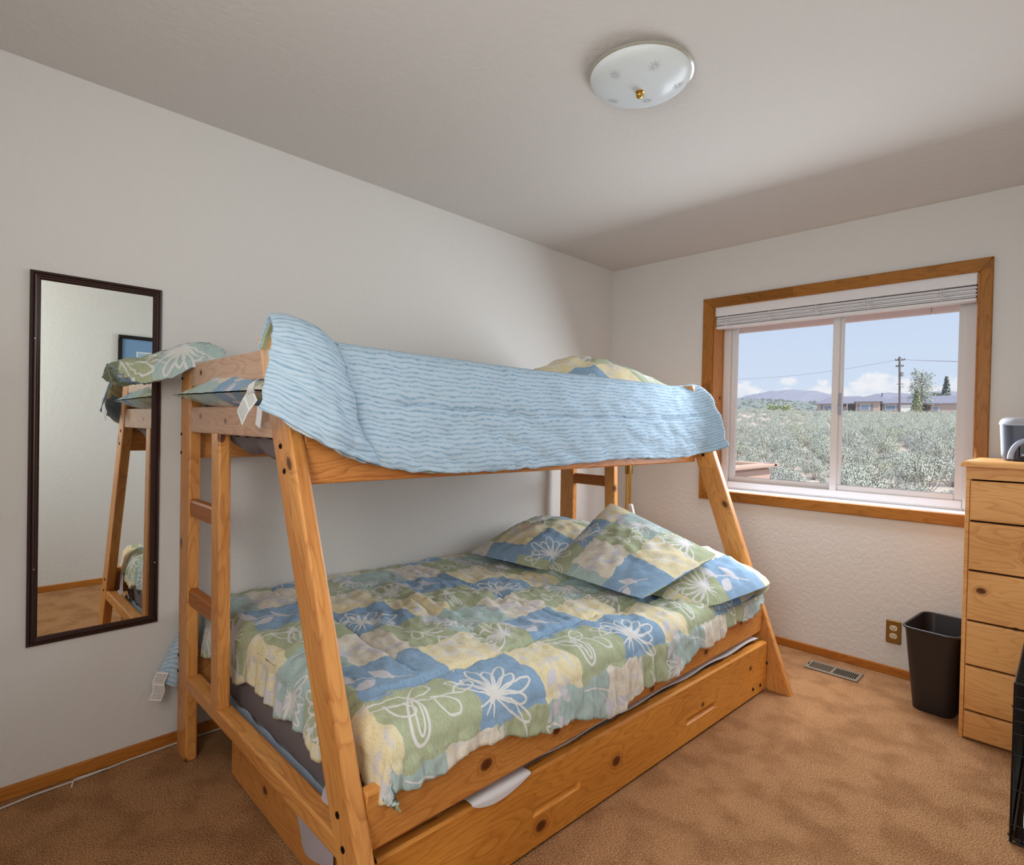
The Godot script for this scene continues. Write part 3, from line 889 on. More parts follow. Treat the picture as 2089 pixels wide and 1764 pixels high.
func front_with_pulls(mb: MB, A: Vector3, B: Vector3, hgt: float, thick: float) -> void:
	var ax := (B - A).normalized()
	var nr := -ax.cross(Vector3.UP)
	if nr.x < 0: nr = -nr
	var L := (B - A).length()
	# main board behind, chamfered plates in front leave the pulls open
	var pulls := [[0.525, 0.740, 0.104, 0.132], [1.395, 1.640, 0.080, 0.108]]
	var h0 := -hgt / 2 ; var base := A.y
	var xs := [0.0, 0.525, 0.740, 1.395, 1.640, L]
	var y0 := 0.005; var y1 := base + hgt / 2
	# back plate
	board(mb, A - nr * 0.012, B - nr * 0.012, hgt, thick - 0.024, Vector3.UP, 0.004)
	var F := thick / 2
	var e := 0.007
	var pt := func(s: float, y: float, d: float) -> Vector3: return A + ax * s + Vector3.UP * (y - base) + nr * d
	var fq := func(s0: float, s1: float, ya: float, yb: float) -> void:
		if s1 - s0 < 1e-4 or yb - ya < 1e-4: return
		mb.quad(mb.add(pt.call(s0, ya, F), nr, Vector2(s0, ya)), mb.add(pt.call(s1, ya, F), nr, Vector2(s1, ya)), mb.add(pt.call(s1, yb, F), nr, Vector2(s1, yb)), mb.add(pt.call(s0, yb, F), nr, Vector2(s0, yb)))
	for k in 5:
		var s0: float = xs[k]; var s1: float = xs[k + 1]
		if k == 0: s0 = e
		if k == 4: s1 = L - e
		if k == 1 or k == 3:
			var q: Array = pulls[0] if k == 1 else pulls[1]
			fq.call(s0, s1, y0 + e, q[2]); fq.call(s0, s1, q[3], y1 - e)
			# the groove: sloping top and bottom, rounded ends, a back
			var g := 0.010
			var ins := 0.008
			var c := [[s0, q[2]], [s1, q[2]], [s1, q[3]], [s0, q[3]]]
			var ci := [[s0 + ins * 1.6, q[2] + ins], [s1 - ins * 1.6, q[2] + ins], [s1 - ins * 1.6, q[3] - 0.004], [s0 + ins * 1.6, q[3] - 0.004]]
			for j in 4:
				var a: Vector3 = pt.call(c[j][0], c[j][1], F); var b: Vector3 = pt.call(c[(j + 1) % 4][0], c[(j + 1) % 4][1], F)
				var d: Vector3 = pt.call(ci[(j + 1) % 4][0], ci[(j + 1) % 4][1], F - g * 1.6); var f: Vector3 = pt.call(ci[j][0], ci[j][1], F - g * 1.6)
				mb.face(a, b, d, f, nr)
			mb.face(pt.call(ci[0][0], ci[0][1], F - g * 1.6), pt.call(ci[1][0], ci[1][1], F - g * 1.6), pt.call(ci[2][0], ci[2][1], F - g * 1.6), pt.call(ci[3][0], ci[3][1], F - g * 1.6), nr)
		else:
			fq.call(s0, s1, y0 + e, y1 - e)
	# chamfers and edges
	var top_n := (nr + Vector3.UP).normalized()
	mb.quad(mb.add(pt.call(e, y1 - e, F), top_n, Vector2(0, 0.02)), mb.add(pt.call(L - e, y1 - e, F), top_n, Vector2(L, 0.02)), mb.add(pt.call(L - e, y1, F - e), top_n, Vector2(L, 0.03)), mb.add(pt.call(e, y1, F - e), top_n, Vector2(0, 0.03)))
	mb.quad(mb.add(pt.call(e, y1, F - e), Vector3.UP, Vector2(0, 0.3)), mb.add(pt.call(L - e, y1, F - e), Vector3.UP, Vector2(L, 0.3)), mb.add(pt.call(L - e, y1, -F), Vector3.UP, Vector2(L, 0.33)), mb.add(pt.call(e, y1, -F), Vector3.UP, Vector2(0, 0.33)))
	mb.face(pt.call(e, y0 + e, F), pt.call(L - e, y0 + e, F), pt.call(L - e, y0, F - e), pt.call(e, y0, F - e), nr - Vector3.UP)
	for s in 2:
		var sx := e if s == 0 else L - e
		var so := 0.0 if s == 0 else L
		var dn := -ax if s == 0 else ax
		mb.face(pt.call(sx, y0 + e, F), pt.call(sx, y1 - e, F), pt.call(so, y1 - e, F - e), pt.call(so, y0 + e, F - e), dn + nr)
		mb.face(pt.call(so, y0 + e, F - e), pt.call(so, y1 - e, F - e), pt.call(so, y1 - e, -F), pt.call(so, y0 + e, -F), dn)

# ------------------------------------------------------------------ bedding
func bed_top(x: float, z: float, wr: FastNoiseLite, wf: FastNoiseLite) -> float:
	var y := 0.548 - 0.022 * (2.6 - z) / 1.9
	# quilted channels: seams across the bed and one along it
	var g := 0.0
	for s in [2.52, 2.18, 1.84, 1.50]:
		var k := exp(-pow((z - s - 0.02 * sin(x * 5.0 + s)) / 0.0105, 2.0))
		g = maxf(g, k * smoothstep(1.16, 1.02, x) * smoothstep(0.02, 0.12, x))
	g = maxf(g, exp(-pow((x - 1.17 - 0.012 * sin(z * 6.0)) / 0.0105, 2.0)) * smoothstep(1.0, 1.2, z))
	y -= g * 0.020
	var amp := 0.0085 + 0.013 * exp(-pow((x - 0.68) / 0.32, 2.0) - pow((z - 2.1) / 0.4, 2.0)) + 0.010 * exp(-pow((x - 1.0) / 0.4, 2.0) - pow((z - 1.5) / 0.25, 2.0))
	y += wr.get_noise_2d(x * 1.4 + z * 0.5, z * 2.6 - x * 0.8) * amp
	y += wf.get_noise_2d(x * 0.9, z) * 0.0052 * (0.6 + amp * 26.0)
	y += wf.get_noise_2d(x * 1.3 + z * 0.7 + 5.0, z * 3.4) * 0.0040 * (0.5 + amp * 26.0)
	return y

func build_comforter() -> void:
	var wr := noise(3.2, 101, 2); var wf := noise(13.0, 103, 2)
	var P := []; var UV := []
	# u across (wall to room), v along (head to foot)
	var us := []; var vs := []
	var uu := 0.012
	while uu < 1.63:
		us.append(uu); uu += 0.0088
	var vv := 0.70
	while vv < 3.16:
		vs.append(vv); vv += 0.0088
	for v in vs:
		var row := []; var ruv := []
		for u in us:
			# how far the cloth falls past the front edge and past the foot
			var hang := 0.132 + 0.030 * sin(v * 4.3 + 0.6) + 0.014 * sin(v * 17.0) + 0.05 * exp(-pow((v - 2.02) / 0.22, 2.0)) - 0.03 * smoothstep(2.45, 2.75, v) - 0.05 * smoothstep(0.95, 0.72, v)
			var e0 := lerpf(1.302, 1.338, clampf((2.85 - v) / 2.15, 0.0, 1.0)) + 0.004 * sin(v * 9.0)
			var up := minf(u, e0 + 0.08 + hang)
			var x := up; var dy := 0.0
			if up > e0:
				var a := (up - e0) / 0.075
				if a < PI / 2:
					x = e0 + 0.075 * sin(a); dy = 0.075 * (1.0 - cos(a))
				else:
					var rest := (a - PI / 2) * 0.075
					x = e0 + 0.077 + 0.014 * sin(rest * 10.0) + absf(wr.get_noise_2d(v * 5.0, 3.0)) * 0.010; dy = 0.075 + rest
			var fe := 2.735 + 0.012 * sin(u * 7.0)
			var fh := 0.135 + 0.012 * sin(u * 19.0) - 0.02 * smoothstep(0.9, 1.3, u) + 0.008 * sin(u * 43.0)
			var vp := minf(v, fe + 0.08 + fh)
			var z := vp; var dz := 0.0
			if vp > fe:
				var a := (vp - fe) / 0.075
				if a < PI / 2:
					z = fe + 0.075 * sin(a); dz = 0.075 * (1.0 - cos(a))
				else:
					var rest := (a - PI / 2) * 0.075
					z = fe + 0.075 + 0.014 * sin(rest * 12.0) + 0.010 * wr.get_noise_2d(u * 6.0, 9.0); dz = 0.075 + rest
			var y := bed_top(minf(x, 1.36), minf(z, 2.8), wr, wf) - maxf(dy, dz)
			# tucked hem
			if u >= e0 + 0.08 + hang: x -= 0.022 * minf(1.0, (u - e0 - 0.08 - hang) / 0.02); 
			if v >= fe + 0.08 + fh: z -= 0.022 * minf(1.0, (v - fe - 0.08 - fh) / 0.02)
			# gathers where the front hangs
			if dy > 0.03: x += 0.006 * wf.get_noise_2d(v * 2.2, dy) * smoothstep(0.03, 0.12, dy) + 0.004 * sin(v * 60.0 + 3.0 * sin(v * 7.0)) * smoothstep(0.05, 0.14, dy)
			if dz > 0.03: z += 0.005 * sin(u * 75.0 + 2.0 * sin(u * 9.0)) * smoothstep(0.05, 0.16, dz)
			row.append(V(x, y, z))
			# the print: bands from the wall, repeat along the bed
			ruv.append(Vector2(u - 0.51, v - 1.80))
		P.append(row); UV.append(ruv)
	var mb := MB.new()
	sheet(mb, P, UV, true)
	var t := thing("comforter", "floral patchwork comforter in blue, green and yellow spread over the lower bunk", "comforter", V(0.7, 0.5, 1.75))
	part(t, "cover", mb.mesh(), M.floral)
	# the edge that hangs out beside the wall at the foot, with its care tag
	var Q := []; var QU := []
	for r in 12:
		var row := []; var ru := []
		for c in 9:
			var f := r / 11.0; var g := c / 8.0 - 0.5
			row.append(V(0.05 + 0.018 * sin(g * 7.0 + f * 2.0), 0.455 - f * 0.20 + 0.01 * sin(g * 9.0), 2.86 + f * 0.055 + g * (0.05 + 0.07 * f)))
			ru.append(Vector2(0.23 + g * 0.15, f * 0.2))
		Q.append(row); QU.append(ru)
	var mq := MB.new()
	sheet(mq, Q, QU); 
	part(t, "loose_corner", thick(Q, QU, 0.012), M.stripe)
	var tg := MB.new()
	label_strip(tg, [V(0.072, 0.318, 2.945), V(0.078, 0.285, 2.962), V(0.080, 0.255, 2.960), V(0.082, 0.222, 2.972)], V(0, 0.35, 0.9), 0.042)
	part(t, "care_tag", tg.mesh(), M.label, "white printed care tag")

# a closed, thin slab from a sheet of points
func thick(P: Array, UV: Array, th: float) -> ArrayMesh:
	var mb := MB.new()
	var R := P.size(); var C: int = P[0].size()
	var N := []
	for r in R:
		var row := []
		for c in C:
			var du: Vector3 = P[r][mini(c + 1, C - 1)] - P[r][maxi(c - 1, 0)]
			var dv: Vector3 = P[mini(r + 1, R - 1)][c] - P[maxi(r - 1, 0)][c]
			row.append(du.cross(dv).normalized())
		N.append(row)
	var A := []; var B := []
	for r in R:
		var ra := []; var rb := []
		for c in C:
			var e := minf(minf(r, R - 1 - r), minf(c, C - 1 - c))
			var k := th * 0.5 * (0.35 if e == 0 else (0.8 if e == 1 else 1.0))
			ra.append(P[r][c] + N[r][c] * k); rb.append(P[r][c] - N[r][c] * k)
		A.append(ra); B.append(rb)
	sheet(mb, A, UV); sheet(mb, B, UV, true)
	for r in R - 1:
		for c in [0, C - 1]:
			mb.face(A[r][c], A[r + 1][c], B[r + 1][c], B[r][c], P[r][c] - P[r][C / 2])
	for c in C - 1:
		for r in [0, R - 1]:
			mb.face(A[r][c], A[r][c + 1], B[r][c + 1], B[r][c], P[r][c] - P[R / 2][c])
	return mb.mesh()

func label_strip(mb: MB, pts: Array, side: Vector3, w: float) -> void:
	var s := side.normalized() * w * 0.5
	var P := []; var UV := []
	for r in pts.size():
		var f := float(r) / (pts.size() - 1)
		P.append([pts[r] - s, pts[r], pts[r] + s])
		UV.append([Vector2(0, f), Vector2(0.5, f), Vector2(1, f)])
	sheet(mb, P, UV); 
	var Q := []
	for r in P.size():
		var n := s.cross(pts[mini(r + 1, pts.size() - 1)] - pts[maxi(r - 1, 0)]).normalized() * 0.001
		Q.append([P[r][0] + n, P[r][1] + n, P[r][2] + n])
	sheet(mb, Q, UV, true)

# a cushion between four corners (A near-left, B near-right, C far-right, D far-left), puffed by h
func pillow(A: Vector3, B: Vector3, C: Vector3, D: Vector3, h: float, sd: int, uv0: Vector2, uvs := 1.0, hem := 0.03, pinch := 0.03, corner := 0.05) -> ArrayMesh:
	var mb := MB.new()
	var wn := noise(7.0, sd, 2)
	var n := 30
	var nr := (B - A).cross(D - A).normalized()
	if nr.y < 0: nr = -nr
	for side in 2:
		var P := []; var UV := []
		for r in n + 1:
			var row := []; var ru := []
			for c in n + 1:
				var u := float(c) / n; var v := float(r) / n
				# edges pulled in between the corners
				var p := A.lerp(B, u).lerp(D.lerp(C, u), v)
				var mid := (A + B + C + D) / 4
				var pin := pinch * (4.0 * u * (1 - u) * pow(absf(2 * v - 1), 3.0) + 4.0 * v * (1 - v) * pow(absf(2 * u - 1), 3.0))
				p = p.lerp(mid, pin)
				var cu := absf(2 * u - 1); var cv := absf(2 * v - 1)
				p = p.lerp(mid, corner * pow(cu * cv, 3.0))
				var eu := clampf(minf(u, 1 - u) * 2.0 / 1.0 - hem, 0, 1); var ev := clampf(minf(v, 1 - v) * 2.0 - hem, 0, 1)
				var puff := pow(sin(eu * PI / 2), 0.62) * pow(sin(ev * PI / 2), 0.62)
				var s := 1.0 if side == 0 else -0.72
				p += nr * (h * s * puff + (0.002 if side == 0 else -0.002))
				p += nr * wn.get_noise_2d(u * 0.9, v * 0.9) * 0.02 * puff * (1.0 if side == 0 else 0.3)
				p += nr * wn.get_noise_2d(u * 3.0 + 7.0, v * 3.0) * 0.006 * (0.3 + puff)
				row.append(p)
				ru.append(uv0 + Vector2(u * (B - A).length(), (1.0 - v) * (D - A).length()) * uvs)
			P.append(row); UV.append(ru)
		sheet(mb, P, UV, (side == 0) == ((B - A).cross(D - A).dot(nr) < 0))
	return mb.mesh()

func build_pillows() -> void:
	single("pillow", pillow(V(0.15, 0.57, 1.52), V(0.70, 0.565, 1.47), V(0.66, 0.725, 0.90), V(0.10, 0.715, 0.92), 0.085, 7, Vector2(0.36, 0.16)), M.floral, "floral pillow lying against the wall at the head of the lower bunk", "pillow")
	single("pillow", pillow(V(0.80, 0.555, 1.33), V(1.385, 0.495, 1.30), V(1.49, 0.535, 0.66), V(0.86, 0.575, 0.69), 0.155, 9, Vector2(0.06, 0.52), 1.0, -0.02, -0.02, 0.14), M.floral, "plump floral pillow by the side rail, lying under the tilted pillow", "pillow")
	single("pillow", pillow(V(0.675, 0.580, 1.48), V(1.265, 0.575, 1.55), V(1.345, 0.700, 1.03), V(0.665, 0.865, 0.93), 0.058, 11, Vector2(0.10, 0.30)), M.floral, "floral pillow tilted up on top of the two others on the lower bunk", "pillow")
	single("pillow", pillow(V(0.22, 1.44, 1.46), V(0.78, 1.44, 1.44), V(0.985, 1.47, 0.60), V(0.20, 1.51, 0.70), 0.185, 15, Vector2(0.28, 0.0)), M.floral, "floral pillow on the top bunk near the window, above the striped quilt", "pillow")
	single("pillow", pillow(V(0.14, 1.352, 2.965), V(0.92, 1.348, 2.955), V(0.88, 1.36, 2.40), V(0.17, 1.36, 2.42), 0.105, 17, Vector2(0.02, 0.36)), M.floral, "floral pillow squeezed in the gap between the end boards of the top bunk", "pillow")

func build_mattresses() -> void:
	var t := thing("mattress", "grey covered mattress under the floral comforter on the lower bunk", "mattress", V(0.72, 0.27, 1.77))
	var mb := MB.new()
	soft_box(mb, V(0.135, 0.272, 0.70), V(1.315, 0.505, 2.795), 0.05, 201)
	part(t, "body", mb.mesh(), M.sheet_grey)
	var sk := MB.new()
	var P := []; var U := []
	for r in 6:
		var row := []; var ru := []
		for c in 40:
			var x := 0.17 + 1.1 * c / 39.0
			row.append(V(x, 0.282 - r * 0.012 + 0.004 * sin(x * 40.0), 2.803 + 0.008 * r + 0.003 * sin(x * 33.0 + r)))
			ru.append(Vector2(x, r * 0.01))
		P.append(row); U.append(ru)
	part(t, "sheet_edge", thick(P, U, 0.006), M.bluegrey)
	var c2 := MB.new()
	label_strip(c2, [V(1.20, 0.42, 2.838), V(1.19, 0.37, 2.842), V(1.17, 0.33, 2.846), V(1.18, 0.318, 2.856)], V(1, 0.1, 0.02), 0.07)
	part(t, "sheet_corner", c2.mesh(), M.sheet_lilac)
	var u := thing("mattress", "top bunk mattress in a grey patterned cover sagging between the rails", "mattress", V(0.5, 1.22, 1.77))
	var m2 := MB.new()
	soft_box(m2, V(0.13, 1.218, 0.70), V(0.845, 1.335, 2.84), 0.04, 203)
	part(u, "body", m2.mesh(), M.sheet_grey)
	P = []; U = []
	for r in 14:
		var row := []; var ru := []
		for c in 22:
			var f := c / 21.0; var g := r / 13.0
			var sag := 0.085 * pow(sin(f * PI), 0.7) * (0.75 + 0.25 * sin(f * 11.0)) * smoothstep(1.0, 0.5, g) * smoothstep(0.0, 0.12, g)
			row.append(V(0.36 + f * 0.56, 1.215 - sag + 0.004 * sin(f * 40.0 + g * 9.0), 2.848 - g * 0.35))
			ru.append(Vector2(f * 0.7, g * 0.5))
		P.append(row); U.append(ru)
	part(u, "hanging_cover", thick(P, U, 0.006), M.mesh_grey, "grey textured cover hanging below the end board")
	# strap looped under the far end of the top bunk
	var pts := PackedVector3Array()
	for k in 15:
		var f := k / 14.0
		pts.append(V(0.26 + 0.30 * f, 1.20 - 0.165 * sin(f * PI) , 1.06 - 0.06 * f))
	var st := MB.new()
	var sp := []; var su := []
	for k in pts.size():
		sp.append([pts[k] + V(0, 0, 0.02), pts[k] - V(0, 0, 0.02)]); su.append([Vector2(0, k), Vector2(1, k)])
	part(u, "strap", thick(sp, su, 0.004), M.sheet_white, "white strap hanging in a loop")

func soft_box(mb: MB, lo: Vector3, hi: Vector3, r: float, sd: int) -> void:
	var w := noise(4.0, sd, 2)
	var prof := rrect(hi.x - lo.x, hi.y - lo.y, r, 5)
	var c := (lo + hi) / 2
	var k := prof.size()
	var n := 26
	var rows := []; var uvs := []
	var zs := [0.0, 0.35, 0.75, 1.0]
	for j in n + 1:
		var f := float(j) / n
		var z := lerpf(lo.z, hi.z, f)
		var sc := 1.0
		if j == 0 or j == n: sc = 1.0 - r * 0.8 / (hi.y - lo.y)
		var row := []; var ru := []
		for q in k + 1:
			var p := prof[q % k]
			var pp := p
			if sc < 1.0: pp -= p.normalized() * r * 0.5
			row.append(V(c.x + pp.x + w.get_noise_2d(z, q * 0.2) * 0.006, c.y + pp.y + w.get_noise_2d(z + 9.0, q * 0.2) * 0.004, z))
			ru.append(Vector2(q * 0.05, z))
		rows.append(row); uvs.append(ru)
	# ends pulled in, then closed
	for e in 2:
		var j := 0 if e == 0 else n
		var ctr := V(c.x, c.y, lo.z if e == 0 else hi.z)
		var dn := Vector3.FORWARD if e == 0 else Vector3.BACK
		for q in k: mb.tri(mb.add(ctr, dn), mb.add(rows[j][q], dn), mb.add(rows[j][q + 1], dn))
		for q in k + 1: rows[j][q].z += 0.0
	rows[1] = rows[1].map(func(p): return V(p.x, p.y, lo.z + r * 0.5))
	rows[n - 1] = rows[n - 1].map(func(p): return V(p.x, p.y, hi.z - r * 0.5))
	sheet(mb, rows, uvs, true)

func catmull(a: Vector3, b: Vector3, c: Vector3, d: Vector3, f: float) -> Vector3:
	return b.cubic_interpolate(c, a, d, f)

func build_quilt() -> void:
	var t := thing("comforter", "light blue striped quilt hung over the guard rail of the top bunk", "comforter", V(0.95, 1.3, 1.75))
	# columns from the foot (near) to the head: top edge, lower edge
	var top := [V(0.935, 1.537, 2.915), V(0.94, 1.543, 2.873), V(0.95, 1.524, 2.801), V(0.93, 1.498, 2.743), V(0.92, 1.487, 2.700), V(0.92, 1.484, 2.519), V(0.92, 1.482, 2.257), V(0.92, 1.480, 1.894), V(0.92, 1.485, 1.455), V(0.92, 1.488, 0.955), V(0.93, 1.488, 0.714), V(0.985, 1.508, 0.60)]
	var low := [V(1.0, 1.295, 2.971), V(1.055, 1.25, 2.904), V(1.085, 1.197, 2.815), V(1.07, 1.172, 2.742), V(1.045, 1.148, 2.654), V(1.035, 1.117, 2.481), V(1.03, 1.111, 2.214), V(1.03, 1.114, 1.931), V(1.03, 1.131, 1.338), V(1.04, 1.122, 0.982), V(1.10, 1.150, 0.730), V(1.205, 1.192, 0.70)]
	var bulge := [0.035, 0.045, 0.05, 0.03, 0.012, 0.022, 0.026, 0.026, 0.026, 0.026, 0.03, 0.03]
	var wn := noise(5.0, 301, 2); var wf := noise(16.0, 303, 2)
	var P := []; var U := []
	var nc := 11 * 14
	var zu := 0.0
	var prevp := Vector3.ZERO
	for c in nc + 1:
		var s := c / 14.0
		var k := mini(int(s), 10); var f := s - k
		var kk := [maxi(k - 1, 0), k, k + 1, mini(k + 2, 11)]
		var T := catmull(top[kk[0]], top[kk[1]], top[kk[2]], top[kk[3]], f)
		var B := catmull(low[kk[0]], low[kk[1]], low[kk[2]], low[kk[3]], f)
		var bl := lerpf(bulge[k], bulge[k + 1], f)
		if c > 0: zu += T.distance_to(prevp)
		prevp = T
		var col := []; var cu := []
		for r in 46:
			var g := (r - 12) / 33.0
			var p: Vector3
			if g < 0.0:
				# over the rail and down on the mattress
				var a := -g * 33.0 / 12.0
				p = T + V(-0.028 * (1.0 - cos(minf(a * 3.0, PI))) - 0.02 * a, 0.010 * sin(minf(a * 3.0, PI)) - 0.105 * maxf(0.0, a - 0.3), 0)
				if s > 10.3: p.y = lerpf(p.y, T.y, 0.5)
			else:
				p = T.lerp(B, g)
				p.x = lerpf(T.x, B.x, pow(g, 0.62))
				p.x += bl * pow(sin(minf(g * 1.15, 1.0) * PI * 0.5 + (0.0 if g < 0.87 else (g - 0.87) * 2.0)), 0.6) * (1.0 - g * 0.6)
				var tufts := smoothstep(0.5, 1.0, g) * smoothstep(4.5, 6.5, s)
				p.x += wn.get_noise_2d(p.z * 1.2, g * 0.8) * 0.012 * smoothstep(0.0, 0.2, g) + wf.get_noise_2d(p.z * 2.6, g * 0.25) * 0.010 * tufts + wf.get_noise_2d(p.z, g * 0.4) * 0.004
				p.y += wn.get_noise_2d(p.z * 2.0, 7.0) * 0.006
				# quilting seam and the crease where the near corner is turned out
				p.x -= 0.014 * exp(-pow((g - 0.46 - 0.02 * sin(s)) / 0.022, 2.0)) * smoothstep(4.2, 5.2, s) * smoothstep(10.6, 9.6, s)
				p.x -= 0.020 * exp(-pow((s - 3.2 - 1.0 * g * g) / 0.22, 2.0)) * (1.0 - 0.3 * g)
				p.x += 0.012 * exp(-pow((s - 2.55 - 1.0 * g * g) / 0.4, 2.0)) * g
			col.append(p)
			cu.append(Vector2(zu, (g + 0.6) * 0.40))
		P.append(col); U.append(cu)
	var Po := []; var Pi := []
	for c in P.size():
		var ro := []; var ri := []
		for r in P[c].size():
			var cc := clampi(c, 4, P.size() - 12)
			var du: Vector3 = P[cc + 1][r] - P[cc - 1][r]
			var dv: Vector3 = P[cc][mini(r + 1, 45)] - P[cc][maxi(r - 1, 0)]
			var n := dv.cross(du).normalized()
			if r > 14 and n.x < 0.0: n = -n
			ro.append(P[c][r] + n * 0.006); ri.append(P[c][r] - n * (0.006 if c < P.size() - 10 else 0.010))
		Po.append(ro); Pi.append(ri)
	part(t, "striped_side", thick(Po, U, 0.0115), M.stripe)
	part(t, "printed_side", thick(Pi, U, 0.0115), M.floral, "floral printed inner side")
	# near corner carried over the wall-side post
	var Q := []; var QU := []
	var spine := [V(0.225, 1.492, 2.80), V(0.19, 1.515, 2.845), V(0.13, 1.512, 2.905), V(0.105, 1.478, 2.975), V(0.095, 1.452, 3.05), V(0.09, 1.440, 3.10)]
	for r in 26:
		var s := r / 25.0 * 4.999
		var k := int(s); var f := s - k
		var c := catmull(spine[maxi(k - 1, 0)], spine[k], spine[k + 1], spine[mini(k + 2, 5)], f)
		var wdt := 0.030 + 0.085 * sin(clampf(r / 25.0, 0, 1) * PI * 0.86 + 0.25)
		var row := []; var ru := []
		for q in 17:
			var g := q / 16.0 - 0.5
			var fold := sin(g * 13.0 + r * 0.22) * 0.007 + wf.get_noise_2d(r * 0.08, g * 1.2) * 0.010
			var dr := maxf(absf(g) - 0.12, 0.0)
			row.append(c + V(g * 0.10 + fold * 0.6 + (0.018 if g > 0 else -0.012) * smoothstep(0.1, 0.5, absf(g)), 0.02 - dr * wdt * 2.2 + fold, 0.02 * g))
			ru.append(Vector2(0.33 + g * 0.22, 0.28 + r * 0.012))
		Q.append(row); QU.append(ru)
	part(t, "draped_corner", thick(Q, QU, 0.016), M.floral, "floral corner of the quilt draped over the wall-side post")
	# tags at the near edge of the hanging side
	var l1 := MB.new()
	label_strip(l1, [V(0.978, 1.372, 2.966), V(0.975, 1.362, 2.977), V(0.965, 1.345, 2.978), V(0.955, 1.337, 2.970)], V(0.95, 0.15, 0.0), 0.046)
	part(t, "care_tag", l1.mesh(), M.sheet_white, "rolled white tag")
	var l2 := MB.new()
	label_strip(l2, [V(0.968, 1.338, 2.968), V(0.93, 1.305, 2.976), V(0.885, 1.272, 2.974)], V(0.7, -0.55, 0.05), 0.062)
	part(t, "care_tag", l2.mesh(), M.label, "white printed care tag")
	var l3 := MB.new()
	label_strip(l3, [V(1.0, 1.300, 2.966), V(0.985, 1.275, 2.962), V(0.968, 1.252, 2.958)], V(0.9, -0.3, 0.0), 0.034)
	part(t, "care_tag", l3.mesh(), M.sheet_white, "folded white tag")

func build_trundle_bedding() -> void:
	var t := thing("mattress", "thin white mattress inside the trundle drawer, a strip of it showing", "mattress", V(0.88, 0.06, 1.75))
	var mb := MB.new()
	var P := []; var U := []
	for r in 60:
		var row := []; var ru := []
		for c in 12:
			var z := 2.785 - 2.06 * r / 59.0
			var f := c / 11.0
			var x0 := lerpf(0.40, 0.475, r / 59.0); var x1 := lerpf(1.312, 1.404, r / 59.0)
			var edge := smoothstep(0.75, 1.0, f)
			row.append(V(lerpf(x0, x1, f), 0.249 - 0.004 * pow(2 * f - 1, 6) + 0.005 * sin(z * 17.0) * edge + 0.014 * edge, z)); ru.append(Vector2(f, z))
		P.append(row); U.append(ru)
	sheet(mb, P, U)
	part(t, "top_sheet", thick(P, U, 0.01), M.sheet_white)
	var bo := MB.new()
	soft_box(bo, V(0.475, 0.045, 0.735), V(1.29, 0.232, 2.77), 0.03, 207)
	part(t, "body", bo.mesh(), M.sheet_white)
	# sheet spilling over the front board
	P = []; U = []
	for r in 22:
		var row := []; var ru := []
		for c in 7:
			var z := 2.53 - 0.22 * r / 21.0
			var f := c / 6.0
			var xx := 1.318 + (2.815 - z) / 2.14 * 0.096
			var dep := 0.030 * pow(sin(clampf((2.53 - z) / 0.22, 0, 1) * PI), 0.8) * (1.15 - (2.53 - z) * 2.4)
			var k := f * 1.0
			var x := xx - 0.045 + 0.068 * minf(k * 1.6, 1.0); var y := 0.2475 - maxf(0.0, k - 0.6) / 0.4 * dep + 0.006 * sin(k * PI)
			row.append(V(x, y, z)); ru.append(Vector2(f, z))
		P.append(row); U.append(ru)
	part(t, "sheet_fold", thick(P, U, 0.005), M.sheet_white)
	# sheet hanging over the end board
	P = []; U = []
	for r in 12:
		var row := []; var ru := []
		for c in 10:
			var f := c / 9.0; var g := r / 11.0
			var dep := 0.16 * (0.25 + 0.75 * smoothstep(0.0, 0.35, f)) * (1.0 - 0.15 * f)
			row.append(V(0.90 + 0.24 * f + 0.02 * g, 0.252 - g * dep, 2.822 + 0.006 * sin(f * 9.0 + g * 3.0) + 0.010 * g)); ru.append(Vector2(f, g))
		P.append(row); U.append(ru)
	part(t, "hanging_sheet", thick(P, U, 0.005), M.sheet_lilac, "lilac grey sheet corner hanging out at the foot")

